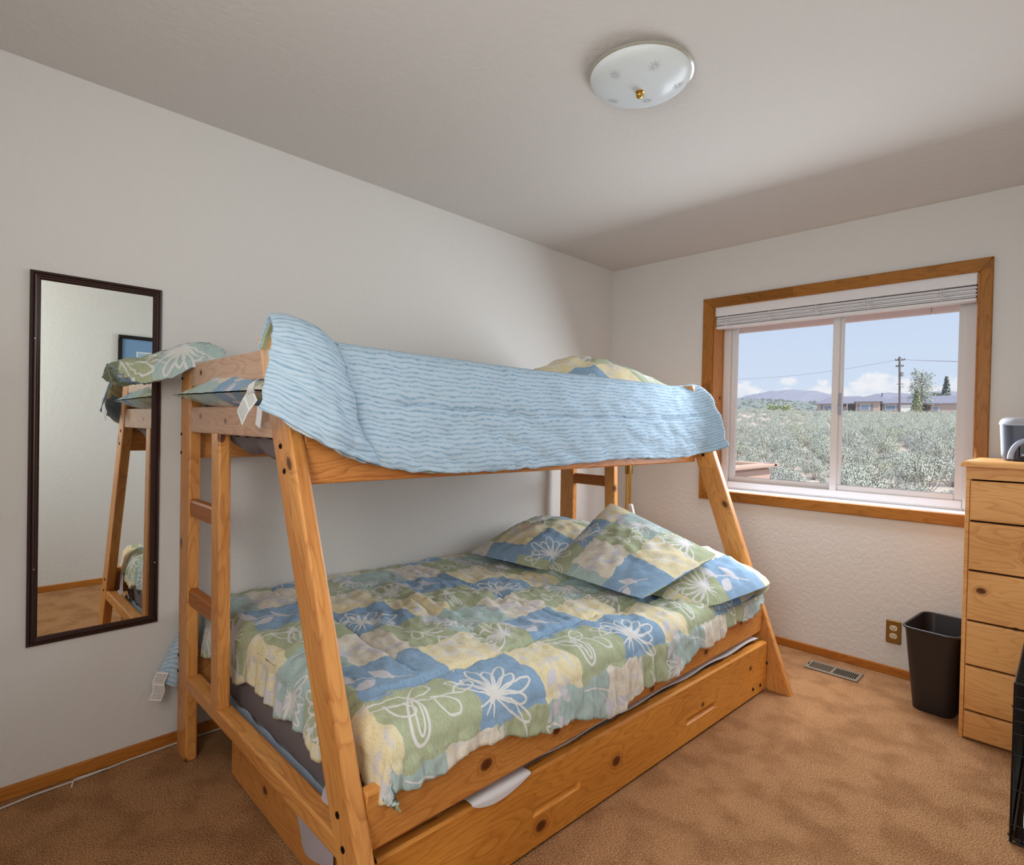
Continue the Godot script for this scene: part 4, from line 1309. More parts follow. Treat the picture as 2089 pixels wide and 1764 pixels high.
# ------------------------------------------------------------------ things on the walls and the floor
func build_mirror() -> void:
	var t := thing("mirror", "tall narrow mirror in a dark brown ribbed frame hung on the left wall", "mirror", V(0, 0.49, 3.14))
	var y0 := 0.493; var y1 := 1.752; var z0 := 2.951; var z1 := 3.333
	# ribbed moulding: four mitred pieces
	var steps := [[0.0, 0.010], [0.007, 0.014], [0.010, 0.011], [0.013, 0.015], [0.017, 0.016], [0.020, 0.012], [0.023, 0.012], [0.029, 0.006]]
	var cs := [Vector2(z1, y0), Vector2(z0, y0), Vector2(z0, y1), Vector2(z1, y1)]
	var cen := Vector2((z0 + z1) / 2, (y0 + y1) / 2)
	for k in 4:
		var mb := MB.new()
		var a: Vector2 = cs[k]; var b: Vector2 = cs[(k + 1) % 4]
		var d := (b - a).normalized()
		var inn := Vector2(-d.y, d.x)
		if inn.dot(cen - a) < 0: inn = -inn
		var prev := []
		for s in steps.size():
			var i: float = steps[s][0]; var h: float = steps[s][1]
			var p := a + d * i + inn * i; var q := b - d * i + inn * i
			prev.append([V(h, p.y, p.x), V(h, q.y, q.x), i, h])
		for s in steps.size() - 1:
			var e: Array = prev[s]; var f: Array = prev[s + 1]
			mb.face(e[0], e[1], f[1], f[0], V(1, 0, 0) + V(0, inn.y, inn.x) * -signf(f[3] - e[3]) * 0.5)
		var lo: Array = prev[0]
		mb.face(lo[0], lo[1], V(0, lo[1].y, lo[1].z), V(0, lo[0].y, lo[0].z), V(0, -inn.y, -inn.x))
		part(t, "frame_moulding", mb.mesh(), M.dark_frame)
	part(t, "mirror_glass", plain(V(0.001, y0 + 0.026, z0 + 0.026), V(0.006, y1 - 0.026, z1 - 0.026)), M.mirror)
	for q in [[1.525, 3.319], [0.753, 3.316], [0.722, 2.964], [1.50, 2.964]]:
		part(t, "pin", lathem(V(0.014, q[0], q[1]), PackedVector2Array([Vector2(0.0025, 0), Vector2(0.0022, 0.0015), Vector2(0, 0.002)]), 8, Vector3.RIGHT), M.white)

func build_picture() -> void:
	var t := thing("picture_frame", "black framed picture with a blue mat, seen in the mirror on the right wall", "picture", V(ROOM_X, 1.66, 2.28))
	var X := ROOM_X
	var y0 := 1.46; var y1 := 1.905; var z0 := 1.98; var z1 := 2.585
	for q in [[V(X - 0.02, y0, z0), V(X, y0 + 0.028, z1), 2], [V(X - 0.02, y1 - 0.028, z0), V(X, y1, z1), 2], [V(X - 0.02, y0 + 0.028, z0), V(X, y1 - 0.028, z0 + 0.028), 1], [V(X - 0.02, y0 + 0.028, z1 - 0.028), V(X, y1 - 0.028, z1), 1]]:
		part(t, "frame_side", boxm(q[0], q[1], 0.003, q[2]), M.black)
	part(t, "mat_board", plain(V(X - 0.010, y0 + 0.02, z0 + 0.02), V(X - 0.006, y1 - 0.02, z1 - 0.02)), M.pic_blue, "blue mat board")
	part(t, "inner_mat", plain(V(X - 0.012, y0 + 0.12, z0 + 0.12), V(X - 0.009, y1 - 0.12, z1 - 0.12)), M.white, "thin white border")
	part(t, "print", plain(V(X - 0.0135, y0 + 0.13, z0 + 0.13), V(X - 0.0115, y1 - 0.13, z1 - 0.13)), M.pic_pale, "pale blue print")

func build_ceiling_light() -> void:
	var c := V(1.432, CEIL, 1.924)
	var t := thing("ceiling_light", "round frosted glass ceiling light with etched stars and a brass finial", "ceiling light", c)
	var prof := PackedVector2Array()
	for k in 15:
		var f := k / 14.0
		prof.append(Vector2(0.163 * sin(f * PI / 2), -0.064 + 0.048 * (1.0 - cos(f * PI / 2))))
	var mb := MB.new()
	lathe(mb, c, prof, 64)
	var dome := part(t, "glass_dome", mb.mesh(), M.frosted)
	var rim := MB.new()
	lathe(rim, c, PackedVector2Array([Vector2(0.163, -0.016), Vector2(0.170, -0.0145), Vector2(0.170, -0.0105), Vector2(0.160, -0.010)]), 64)
	part(dome, "clear_rim", rim.mesh(), M.rim_glass)
	part(t, "base_pan", lathem(c, PackedVector2Array([Vector2(0.10, -0.03), Vector2(0.115, -0.028), Vector2(0.12, 0.0)]), 40), M.white)
	part(t, "stem", lathem(c, PackedVector2Array([Vector2(0, -0.068), Vector2(0.005, -0.068), Vector2(0.005, 0.0)]), 12), M.brass)
	part(t, "finial", lathem(c, PackedVector2Array([Vector2(0, -0.084), Vector2(0.007, -0.083), Vector2(0.0115, -0.079), Vector2(0.0125, -0.074), Vector2(0.0105, -0.071), Vector2(0.0105, -0.068), Vector2(0.014, -0.066), Vector2(0.014, -0.063), Vector2(0.006, -0.062)]), 24), M.brass)
	# cut stars: fine grooves of sixteen rays
	for q in [[0.094, 0.066, 1.0], [-0.02, 0.112, 1.0], [-0.105, 0.0, 1.0], [-0.012, -0.065, 0.85], [0.095, -0.075, 0.9]]:
		var star := MB.new()
		for k in 16:
			var a := TAU * k / 16.0 + 0.1
			var r0 := 0.004; var r1: float = (0.021 if k % 2 == 0 else 0.015) * q[2]
			var pts := []
			for e in [r0, r1]:
				var x: float = q[0] + cos(a) * e; var z: float = q[1] + sin(a) * e
				var rr := sqrt(x * x + z * z)
				var f := asin(clampf(rr / 0.163, 0, 1))
				pts.append(c + V(x, -0.0645 + 0.048 * (1.0 - cos(f)), z))
			var sd := V(-sin(a), 0, cos(a)) * 0.0005
			mb_strip(star, pts[0], pts[1], sd, V(0, -1, 0))
		part(dome, "etched_star", star.mesh(), M.etch)

func mb_strip(mb: MB, a: Vector3, b: Vector3, s: Vector3, n: Vector3) -> void:
	mb.quad(mb.add(a - s, n), mb.add(b - s, n), mb.add(b + s, n), mb.add(a + s, n))

func build_dresser() -> void:
	var x0 := 2.157; var x1 := 2.755; var zf := 0.512
	var t := thing("dresser", "tall pine dresser with six plain drawers standing beside the window", "dresser", V(2.45, 0, 0.26))
	part(t, "top", dresser_top(x0 - 0.016, x1 + 0.006, 1.139, 1.166, 0.01, zf + 0.022), M.dresser)
	part(t, "side_panel", boxm(V(x0, 0, 0.012), V(x0 + 0.018, 1.139, zf - 0.014), 0.002, 1), M.pine)
	part(t, "side_panel", boxm(V(x1 - 0.018, 0, 0.012), V(x1, 1.139, zf - 0.014), 0.002, 1, 0.4), M.pine)
	part(t, "back_panel", boxm(V(x0 + 0.018, 0.01, 0.012), V(x1 - 0.018, 1.135, 0.02), 0.001, 0), M.pine)
	part(t, "rail", dfront(V(x0, 1.088, 0), V(x1, 1.138, 0), zf - 0.016, 0.014, 0.001), M.dresser)
	for x in [x0, x1 - 0.014]:
		part(t, "stile", dfront(V(x, 0, 0), V(x + 0.014, 1.088, 0), zf - 0.017, 0.011, 0.002), M.dresser)
	part(t, "inner_case", plain(V(x0 + 0.02, 0.012, 0.03), V(x1 - 0.02, 1.08, zf - 0.03)), M.dark)
	var ys := [0.004, 0.122, 0.312, 0.498, 0.708, 0.914, 1.086]
	for k in 6:
		var lo: float = ys[k] + 0.0025; var hi: float = ys[k + 1] - 0.0045
		part(t, "drawer", dfront(V(x0 + 0.016, lo, 0), V(x1 - 0.016, hi, 0), zf - 0.018, 0.019, 0.008), M.dresser)

# a front with its own place on the wood sheet, rounded edge e
func dfront(lo: Vector3, hi: Vector3, z: float, t: float, e: float) -> ArrayMesh:
	var mb := MB.new()
	var uv := func(p: Vector3) -> Vector2: return Vector2(p.x - 2.157, 1.2 - p.y)
	var nb := 4
	var loops := []
	for k in nb + 1:
		var a := PI / 2 * k / nb
		var i := e * (1.0 - sin(a)) if k < nb else 0.0
		loops.append([e * (1.0 - cos(a)), z + t - e + e * (cos(PI / 2 - a)) if false else z + t - e * (1.0 - sin(a)), a])
	# from the side (a = 0) to the face (a = 90 degrees)
	var prev := []
	for k in nb + 1:
		var ins: float = e * (1.0 - cos(PI / 2 * k / nb))
		var zz: float = z + t - e * (1.0 - sin(PI / 2 * k / nb))
		var c := [V(lo.x + ins, lo.y + ins, zz), V(hi.x - ins, lo.y + ins, zz), V(hi.x - ins, hi.y - ins, zz), V(lo.x + ins, hi.y - ins, zz)]
		var out := [V(0, -1, 0), V(1, 0, 0), V(0, 1, 0), V(-1, 0, 0)]
		if k > 0:
			for j in 4:
				var n0: Vector3 = (out[j] * cos(PI / 2 * (k - 1) / nb) + Vector3.BACK * sin(PI / 2 * (k - 1) / nb)).normalized()
				var n1: Vector3 = (out[j] * cos(PI / 2 * k / nb) + Vector3.BACK * sin(PI / 2 * k / nb)).normalized()
				var p: Vector3 = prev[j]; var q: Vector3 = prev[(j + 1) % 4]; var r: Vector3 = c[(j + 1) % 4]; var s: Vector3 = c[j]
				mb.quad(mb.add(p, n0, uv.call(p)), mb.add(q, n0, uv.call(q)), mb.add(r, n1, uv.call(r)), mb.add(s, n1, uv.call(s)))
		else:
			for j in 4:
				var p: Vector3 = c[j]; var q: Vector3 = c[(j + 1) % 4]
				var p2 := V(p.x, p.y, z); var q2 := V(q.x, q.y, z)
				mb.quad(mb.add(p, out[j], uv.call(p)), mb.add(q, out[j], uv.call(q)), mb.add(q2, out[j], uv.call(q)), mb.add(p2, out[j], uv.call(p)))
		prev = c
	mb.quad(mb.add(prev[0], Vector3.BACK, uv.call(prev[0])), mb.add(prev[1], Vector3.BACK, uv.call(prev[1])), mb.add(prev[2], Vector3.BACK, uv.call(prev[2])), mb.add(prev[3], Vector3.BACK, uv.call(prev[3])))
	return mb.mesh()

func dresser_top(x0: float, x1: float, y0: float, y1: float, z0: float, z1: float) -> ArrayMesh:
	# rounded over on its upper edges
	var mb := MB.new()
	var h := y1 - y0
	var k := 6
	var prev := []
	var nprev := 0.0
	for j in k + 1:
		var a := PI / 2 * j / k
		var ins := 0.024 * (1.0 - cos(a)); var y := y0 + 0.004 + (h - 0.004) * sin(a)
		var c := [V(x0 + ins, y, z1 - ins), V(x1 - ins * 0.3, y, z1 - ins), V(x1 - ins * 0.3, y, z0), V(x0 + ins, y, z0)]
		var out := [Vector3.BACK, Vector3.RIGHT, Vector3.FORWARD, Vector3.LEFT]
		if j > 0:
			for q in 4:
				var na: Vector3 = (out[q] * cos(nprev) + Vector3.UP * sin(nprev)).normalized()
				var nb2: Vector3 = (out[q] * cos(a) + Vector3.UP * sin(a)).normalized()
				var p: Vector3 = prev[q]; var p2: Vector3 = prev[(q + 1) % 4]; var r: Vector3 = c[(q + 1) % 4]; var s: Vector3 = c[q]
				mb.quad(mb.add(p, na, Vector2(p.x - 2.1, p.z + p.y)), mb.add(p2, na, Vector2(p2.x - 2.1, p2.z + p2.y)), mb.add(r, nb2, Vector2(r.x - 2.1, r.z + r.y)), mb.add(s, nb2, Vector2(s.x - 2.1, s.z + s.y)))
		prev = c; nprev = a
	mb.quad(mb.add(prev[0], Vector3.UP, Vector2(0, 0.5)), mb.add(prev[1], Vector3.UP, Vector2(0.6, 0.5)), mb.add(prev[2], Vector3.UP, Vector2(0.6, 0)), mb.add(prev[3], Vector3.UP, Vector2(0, 0)))
	plain_box(mb, V(x0, y0, z0), V(x1, y0 + 0.004, z1))
	return mb.mesh()

func build_printer() -> void:
	var t := thing("printer", "blue-grey desktop printer with a pale lid standing on the dresser", "printer", V(2.46, 1.166, 0.27))
	# body: cross-section in plan with rounded corners, leaning slightly inwards
	var mb := MB.new()
	var rows := []; var uvs := []
	for k in 9:
		var f := k / 8.0
		var y := 1.170 + 0.150 * f
		var g := 0.008 * (1.0 - f) + (0.006 if k == 0 else 0.0)
		var pr := rrect(0.46 - g * 2, 0.31 - g * 2, 0.05, 6)
		var row := []; var ru := []
		for q in pr.size() + 1:
			var p := pr[q % pr.size()]
			var bow := 0.018 * (1.0 - pow(p.x / 0.23, 2.0)) if p.y > 0 else 0.0
			row.append(V(2.478 + p.x, y, 0.245 + p.y + bow)); ru.append(Vector2(p.x, y))
		rows.append(row); uvs.append(ru)
	sheet(mb, rows, uvs)
	part(t, "body", mb.mesh(), M.printer)
	var lid := MB.new()
	rows = []; uvs = []
	for k in 6:
		var a := PI / 2 * k / 5.0
		var pr := rrect(0.466 - 0.05 * (1.0 - cos(a)), 0.316 - 0.05 * (1.0 - cos(a)), 0.052, 6)
		var row := []; var ru := []
		for q in pr.size() + 1:
			var p := pr[q % pr.size()]
			var bow := 0.018 * (1.0 - pow(p.x / 0.233, 2.0)) if p.y > 0 else 0.0
			row.append(V(2.478 + p.x, 1.3195 + 0.030 * sin(a), 0.245 + p.y + bow)); ru.append(Vector2(p.x, p.y))
		rows.append(row); uvs.append(ru)
	sheet(lid, rows, uvs)
	var tp: Array = rows[-1]
	for q in tp.size() - 1: lid.tri(lid.add(V(2.478, 1.351, 0.25), Vector3.UP), lid.add(tp[q], Vector3.UP), lid.add(tp[q + 1], Vector3.UP))
	part(t, "lid", lid.mesh(), M.printer_top)
	part(t, "trim_strip", boxm(V(2.262, 1.314, 0.30), V(2.70, 1.320, 0.4135), 0.002, 0), M.silver)
	# output arch, tray and slots
	var ar := MB.new()
	var arc := PackedVector3Array()
	for k in 11:
		var a := PI * 0.5 * k / 10.0
		arc.append(V(2.345 - 0.055 * cos(a), 1.176 + 0.078 * sin(a), 0.414))
	arc.append(V(2.60, 1.256, 0.422))
	tube(ar, arc, 0.011, 8)
	part(t, "silver_arch", ar.mesh(), M.silver)
	part(t, "paper_slot", boxm(V(2.315, 1.18, 0.38), V(2.62, 1.245, 0.417), 0.004, 0), M.black)
	part(t, "output_tray", boxm(V(2.325, 1.190, 0.40), V(2.61, 1.197, 0.440), 0.002, 0), M.silver)
	part(t, "paper_guide", boxm(V(2.345, 1.203, 0.40), V(2.40, 1.236, 0.436), 0.003, 0), M.black)
	part(t, "badge", lathem(V(2.40, 1.293, 0.408), PackedVector2Array([Vector2(0.024, 0), Vector2(0.024, 0.004), Vector2(0.020, 0.007), Vector2(0, 0.007)]), 20, V(0, 0.1, 1).normalized()), M.silver, "round silver badge on the front")
	for k in 4: part(t, "foot", lathem(V(2.30 + 0.34 * (k % 2), 1.166, 0.14 + 0.2 * (k / 2)), PackedVector2Array([Vector2(0, 0), Vector2(0.012, 0), Vector2(0.012, 0.006), Vector2(0, 0.006)]), 12), M.black)
	single("power_adapter", boxm(V(2.372, 1.3505, 0.20), V(2.425, 1.386, 0.25), 0.006, 1), M.white, "small white plug block lying on the printer lid", "adapter")
	var pts := PackedVector3Array()
	for k in 22:
		var f := k / 21.0
		pts.append(V(2.385 - 0.055 * sin(f * 7.0) * (1 - f * 0.3) - 0.04 * f, 1.354 + 0.018 * absf(sin(f * 6.0)), 0.20 - 0.06 * f + 0.03 * sin(f * 9.0)))
	single("cable", tubem(pts, 0.0014, 6), M.cord, "thin tangled white cable on the printer lid", "cable")

func build_bin() -> void:
	var t := thing("wastebasket", "tall dark brown plastic wastebasket between the wall outlet and the dresser", "wastebasket", V(2.05, 0, 0.25))
	var mb := MB.new()
	var outer := []; var inner := []; var uo := []; var ui := []
	var C := V(2.052, 0, 0.243)
	var turn := -0.10
	for k in 12:
		var f := k / 11.0
		var y := 0.384 * f
		var w := lerpf(0.158, 0.206, f); var d := lerpf(0.235, 0.345, f)
		for e in 2:
			var s := 0.0 if e == 0 else 0.004
			var pr := rrect(w - 2 * s, d - 2 * s, 0.045 - s, 6)
			var row := []; var ru := []
			for q in pr.size() + 1:
				var p := pr[q % pr.size()].rotated(-turn)
				row.append(C + V(p.x, maxf(y, 0.0 if e == 0 else 0.006), p.y)); ru.append(Vector2(q * 0.02, y))
			if e == 0: outer.append(row); uo.append(ru)
			else: inner.append(row); ui.append(ru)
	sheet(mb, outer, uo)
	sheet(mb, inner, ui, true)
	for e in 2:
		var src: Array = outer[0] if e == 0 else inner[0]
		var dn := Vector3.DOWN if e == 0 else Vector3.UP
		var cc := C + V(0, 0 if e == 0 else 0.006, 0)
		for q in src.size() - 1: mb.tri(mb.add(cc, dn), mb.add(src[q], dn), mb.add(src[q + 1], dn))
	part(t, "tub", mb.mesh(), M.bin)
	var rim := MB.new()
	var pr := rrect(0.214, 0.353, 0.05, 8)
	var loop := PackedVector3Array()
	for q in pr.size() + 1:
		var p := pr[q % pr.size()].rotated(-turn)
		loop.append(C + V(p.x, 0.383, p.y))
	tube(rim, loop, 0.006, 8, false)
	part(t, "rolled_rim", rim.mesh(), M.bin)

func build_outlet() -> void:
	var t := thing("outlet", "double wall outlet with a brass cover plate low on the window wall", "outlet", V(1.826, 0.228, 0))
	var c := V(1.826, 0.228, 0.0)
	var mb := MB.new()
	board(mb, c + V(0, 0, 0.0), c + V(0, 0, 0.006), 0.068, 0.122, Vector3.RIGHT, 0.006)
	part(t, "cover_plate", mb.mesh(), M.brass_dull)
	for s in [-1, 1]:
		var y: float = c.y + s * 0.0205
		var b := MB.new()
		sweep(b, rrect(0.034, 0.028, 0.013, 6), V(c.x, y, 0.004), V(c.x, y, 0.0085), Vector3.RIGHT, Vector3.UP, true, 0, 0, true, 0.001)
		var sock := part(t, "socket", b.mesh(), M.ivory)
		var sl := MB.new()
		box(sl, V(c.x - 0.0085, y - 0.001, 0.008), V(c.x - 0.0060, y + 0.008, 0.009), 0.0004, 1)
		box(sl, V(c.x + 0.0060, y - 0.001, 0.008), V(c.x + 0.0085, y + 0.0065, 0.009), 0.0004, 1)
		lathe(sl, V(c.x, y - 0.007, 0.008), PackedVector2Array([Vector2(0.0028, 0), Vector2(0.0028, 0.001), Vector2(0, 0.001)]), 10, Vector3.BACK)
		part(sock, "slot", sl.mesh(), M.slot)
	part(t, "screw", lathem(c + V(0, 0, 0.006), PackedVector2Array([Vector2(0.003, 0), Vector2(0.0025, 0.0015), Vector2(0, 0.0018)]), 10, Vector3.BACK), M.brass)

func build_vent() -> void:
	var t := thing("floor_vent", "tan metal floor register set in the carpet under the window", "vent", V(1.595, 0, 0.186))
	var x0 := 1.468; var x1 := 1.722; var z0 := 0.122; var z1 := 0.250
	var mb := MB.new()
	box(mb, V(x0, 0.001, z0), V(x1, 0.008, z0 + 0.02), 0.002, 0); box(mb, V(x0, 0.001, z1 - 0.02), V(x1, 0.008, z1), 0.002, 0)
	box(mb, V(x0, 0.001, z0 + 0.02), V(x0 + 0.020, 0.008, z1 - 0.02), 0.002, 2); box(mb, V(x1 - 0.016, 0.001, z0 + 0.02), V(x1, 0.008, z1 - 0.02), 0.002, 2)
	box(mb, V(1.588, 0.001, z0 + 0.02), V(1.604, 0.008, z1 - 0.02), 0.002, 2)
	part(t, "frame", mb.mesh(), M.vent)
	part(t, "duct", plain(V(x0 + 0.015, 0.0003, z0 + 0.015), V(x1 - 0.012, 0.0012, z1 - 0.015)), M.dark)
	var proto: ArrayMesh
	for s in 2:
		var a := 1.488 if s == 0 else 1.604
		var b := 1.588 if s == 0 else 1.706
		var n := 10
		for k in n:
			var x := lerpf(a, b, (k + 0.8) / (n + 0.6))
			var lv := MB.new()
			board(lv, V(x, 0.0045, z0 + 0.019), V(x, 0.0045, z1 - 0.019), 0.0042 if s == 0 else 0.0032, 0.005, V(1, 0.5 if s == 0 else 0.1, 0), 0.0006)
			part(t, "louver", lv.mesh(), M.vent)
	part(t, "lever", boxm(V(1.474, 0.007, 0.178), V(1.478, 0.012, 0.20), 0.001, 2), M.dark)

func build_lamp() -> void:
	# small table hidden behind the pillows that carries the things in the corner
	var t := thing("nightstand", "low wooden stand in the corner behind the head of the bed", "nightstand", V(0.33, 0, 0.30))
	part(t, "top", boxm(V(0.14, 0.56, 0.10), V(0.56, 0.58, 0.46), 0.004, 0), M.pine)
	for q in [[0.17, 0.13], [0.53, 0.13], [0.17, 0.43], [0.53, 0.43]]:
		part(t, "leg", boxm(V(q[0] - 0.018, 0, q[1] - 0.018), V(q[0] + 0.018, 0.56, q[1] + 0.018), 0.003, 1), M.pine)
	var l := thing("lamp", "brass lamp with a slim three-rod stem in the corner behind the bed", "lamp", V(0.305, 0.58, 0.20))
	var c := V(0.305, 0, 0.20)
	part(l, "base", lathem(c + V(0, 0.58, 0), PackedVector2Array([Vector2(0, 0), Vector2(0.06, 0), Vector2(0.062, 0.008), Vector2(0.03, 0.018), Vector2(0.02, 0.03), Vector2(0, 0.03)]), 24), M.brass)
	for k in 3:
		var a := TAU * k / 3.0 + 0.9
		part(l, "rod", tubem(PackedVector3Array([c + V(cos(a) * 0.0165, 0.60, sin(a) * 0.0165), c + V(cos(a) * 0.0165, 0.96, sin(a) * 0.0165)]), 0.006, 10), M.brass)
	part(l, "sleeve", lathem(c, PackedVector2Array([Vector2(0, 0.955), Vector2(0.026, 0.955), Vector2(0.026, 1.12), Vector2(0.02, 1.13), Vector2(0, 1.13)]), 24), M.brass_dull)
	var b := MB.new()
	var pr := PackedVector2Array([Vector2(-0.022, 0.0), Vector2(0.036, 0.0), Vector2(0.030, 0.08), Vector2(0.002, 0.172), Vector2(-0.004, 0.182), Vector2(-0.024, 0.180)])
	sweep(b, pr, V(0.385, 0.58, 0.26), V(0.385, 0.58, 0.285), Vector3.RIGHT, Vector3.UP, false, 0, 0, true, 0.002)
	single("photo_stand", b.mesh(), M.white, "white slanted stand-up card beside the brass lamp", "ornament")
	var bx := thing("box", "small white box with a dark edge beside the brass lamp", "box", V(0.45, 0.58, 0.28))
	part(bx, "body", boxm(V(0.43, 0.58, 0.235), V(0.490, 0.645, 0.29), 0.003, 1), M.white)
	part(bx, "lid", boxm(V(0.429, 0.645, 0.234), V(0.491, 0.650, 0.291), 0.002, 0), M.black)

func build_crate() -> void:
	var x0 := 2.362; var x1 := 2.748; var z1 := 1.175; var z0 := 0.575; var h := 0.50
	var t := thing("dog_crate", "black wire dog crate with a rim of thin bars at the right edge", "crate", V(2.55, 0, 0.87))
	# edge frame
	for x in [x0, x1]:
		for z in [z0, z1]:
			part(t, "corner_wire", tubem(PackedVector3Array([V(x, 0.003, z), V(x, h, z)]), 0.0034, 8), M.wire)
	for y in [0.004, h]:
		for x in [x0, x1]: part(t, "edge_wire", tubem(PackedVector3Array([V(x, y, z0), V(x, y, z1)]), 0.003, 8), M.wire)
		for z in [z0, z1]: part(t, "edge_wire", tubem(PackedVector3Array([V(x0, y, z), V(x1, y, z)]), 0.003, 8), M.wire)
	for y in [0.06, 0.17, 0.28, 0.345, 0.385, 0.425, 0.46]:
		part(t, "cross_wire", tubem(PackedVector3Array([V(x0, y, z1 + 0.003), V(x1, y, z1 + 0.003)]), 0.0018, 6), M.wire)
		for x in [x0 - 0.002, x1]:
			part(t, "cross_wire", tubem(PackedVector3Array([V(x, y, z0), V(x, y, z1)]), 0.0016, 6), M.wire)
	for k in 25:
		var z := lerpf(z0, z1, (k + 0.5) / 25.0)
		for x in [x0, x1]: part(t, "bar", tubem(PackedVector3Array([V(x, 0.004, z), V(x, h, z)]), 0.0015, 6), M.wire)
		part(t, "roof_bar", tubem(PackedVector3Array([V(x0, h + 0.002, z), V(x1, h + 0.002, z)]), 0.0015, 6), M.wire)
	for k in 14:
		var x := lerpf(x0, x1, (k + 1.0) / 15.0)
		part(t, "bar", tubem(PackedVector3Array([V(x, 0.004, z1), V(x, h, z1)]), 0.0015, 6), M.wire)
		part(t, "bar", tubem(PackedVector3Array([V(x, 0.004, z0), V(x, h, z0)]), 0.0015, 6), M.wire)
	for x in [x0 + 0.13, x0 + 0.26]: part(t, "roof_bar", tubem(PackedVector3Array([V(x, h + 0.004, z0), V(x, h + 0.004, z1)]), 0.002, 6), M.wire)
	for y in [0.432, 0.03]:
		var hk := PackedVector3Array()
		for k in 9: hk.append(V(x0 + 0.012 - 0.018 * cos(k * 0.5), y - 0.010 * sin(k * 0.5), z1 + 0.006))
		part(t, "hook", tubem(hk, 0.0018, 6), M.wire)
	var tr := MB.new()
	box(tr, V(x0 + 0.006, 0.006, z0 + 0.008), V(x1 - 0.006, 0.012, z1 - 0.008), 0.002, 0)
	box(tr, V(x0 + 0.006, 0.012, z0 + 0.008), V(x0 + 0.012, 0.04, z1 - 0.008), 0.002, 2)
	part(t, "tray", tr.mesh(), M.black)
	var pad := pillow(V(x0 + 0.02, 0.042, z1 - 0.02), V(x1 - 0.02, 0.042, z1 - 0.02), V(x1 - 0.02, 0.042, z0 + 0.02), V(x0 + 0.02, 0.042, z0 + 0.02), 0.04, 31, Vector2(0.4, 0.2))
	single("cushion", pad, M.pad, "pale patterned pad lying inside the wire dog crate", "cushion")

func build_cord() -> void:
	var pts := PackedVector3Array()
	var key := [V(0.075, 0.004, 3.56), V(0.055, 0.004, 3.395), V(0.042, 0.004, 3.309), V(0.040, 0.004, 3.22), V(0.036, 0.004, 3.13), V(0.024, 0.004, 3.042), V(0.022, 0.004, 2.98), V(0.018, 0.004, 2.86), V(0.022, 0.004, 2.6), V(0.02, 0.004, 2.2)]
	for k in key.size() - 1:
		for j in 8:
			pts.append(catmull(key[maxi(k - 1, 0)], key[k], key[k + 1], key[mini(k + 2, key.size() - 1)], j / 8.0))
	pts.append(key[-1])
	var t := thing("cord", "thin white cable running along the foot of the left wall", "cord", V(0.05, 0, 3.2))
	part(t, "wire", tubem(pts, 0.0032, 8), M.cord)
	var tw := PackedVector3Array([V(0.082, 0.006, 3.215), V(0.062, 0.010, 3.21), V(0.045, 0.012, 3.20), V(0.040, 0.009, 3.17), V(0.05, 0.014, 3.12), V(0.045, 0.008, 3.10)])
	var ts := PackedVector3Array()
	for k in tw.size() - 1:
		for j in 5: ts.append(catmull(tw[maxi(k - 1, 0)], tw[k], tw[k + 1], tw[mini(k + 2, tw.size() - 1)], j / 5.0))
	part(t, "twist_tie", tubem(ts, 0.0022, 6), M.white, "white twist tie")

# ------------------------------------------------------------------ outside the window
var gn: FastNoiseLite

func ground_y(x: float, z: float) -> float:
	var d := maxf(0.0, -z - 5.0)
	var y := -0.35 + minf(d * 0.0432, 6.95)
	y += gn.get_noise_2d(x, z) * 0.35 * smoothstep(8.0, 40.0, -z)
	# dry knoll left of the houses
	y += 0.75 * exp(-pow((x + 40.0) / 14.0, 2.0) - pow((z + 98.0) / 26.0, 2.0))
	return y

func sky_image() -> Image:
	var W := 4096; var H := 2048
	var img := Image.create(W, H, false, Image.FORMAT_RGB8)
	var hor := Color(0.85, 0.905, 0.975); var mid := Color(0.79, 0.862, 0.965); var zen := Color(0.58, 0.72, 0.92)
	for y in H:
		var el := 90.0 - (y + 0.5) * 180.0 / H
		var c := hor
		if el > 0.0: c = hor.lerp(mid, 1.0 - exp(-el / 6.0)).lerp(zen, 1.0 - exp(-maxf(0.0, el - 8.0) / 40.0))
		else: c = Color(0.70, 0.70, 0.67)
		img.fill_rect(Rect2i(0, y, W, 1), c)
	var a := noise(1.0, 501, 4); var b := noise(1.0, 503, 4); var d := noise(1.0, 507, 2)
	var white := Color(0.955, 0.965, 0.985); var shade := Color(0.85, 0.885, 0.945)
	for y in range(int(H * 0.5 - H * 8.0 / 180.0), H / 2):
		var el := 90.0 - (y + 0.5) * 180.0 / H
		for x in W:
			var az := x * 360.0 / W
			var s := sin(deg_to_rad(az)) * 57.3; var k := cos(deg_to_rad(az)) * 57.3
			# crest of the cloud bank
			var az2 := az - 360.0 if az > 180.0 else az
			var top := 4.35 + 1.1 * d.get_noise_2d(s * 0.16, k * 0.16) + 1.15 * exp(-pow((az2 + 11.7) / 2.3, 2.0)) + 0.75 * exp(-pow((az2 + 5.6) / 1.6, 2.0)) - 0.25 * exp(-pow((az2 + 22.0) / 4.0, 2.0)) + 0.35 * exp(-pow((az2 + 16.0) / 2.0, 2.0))
			var bump := a.get_noise_3d(s * 0.55, k * 0.55, el * 0.9) * 1.0 + b.get_noise_3d(s * 1.8, k * 1.8, el * 2.2) * 0.28
			var f := clampf((top + bump * 0.75 - el) * 2.6, 0.0, 1.0)
			# one small cloud by itself
			var q := pow((az2 + 18.8) / 0.75, 2.0) + pow((el - 4.55 - 0.15 * bump) / 0.33, 2.0)
			f = maxf(f, clampf((1.15 - q + bump * 0.5) * 1.6, 0.0, 1.0) * 0.9)
			if f > 0.0:
				var c := img.get_pixel(x, y)
				var w := white.lerp(shade, clampf(0.35 - bump * 0.9 + (2.6 - el) * 0.12, 0.0, 1.0))
				img.set_pixel(x, y, c.lerp(w, f * 0.93))
	return img

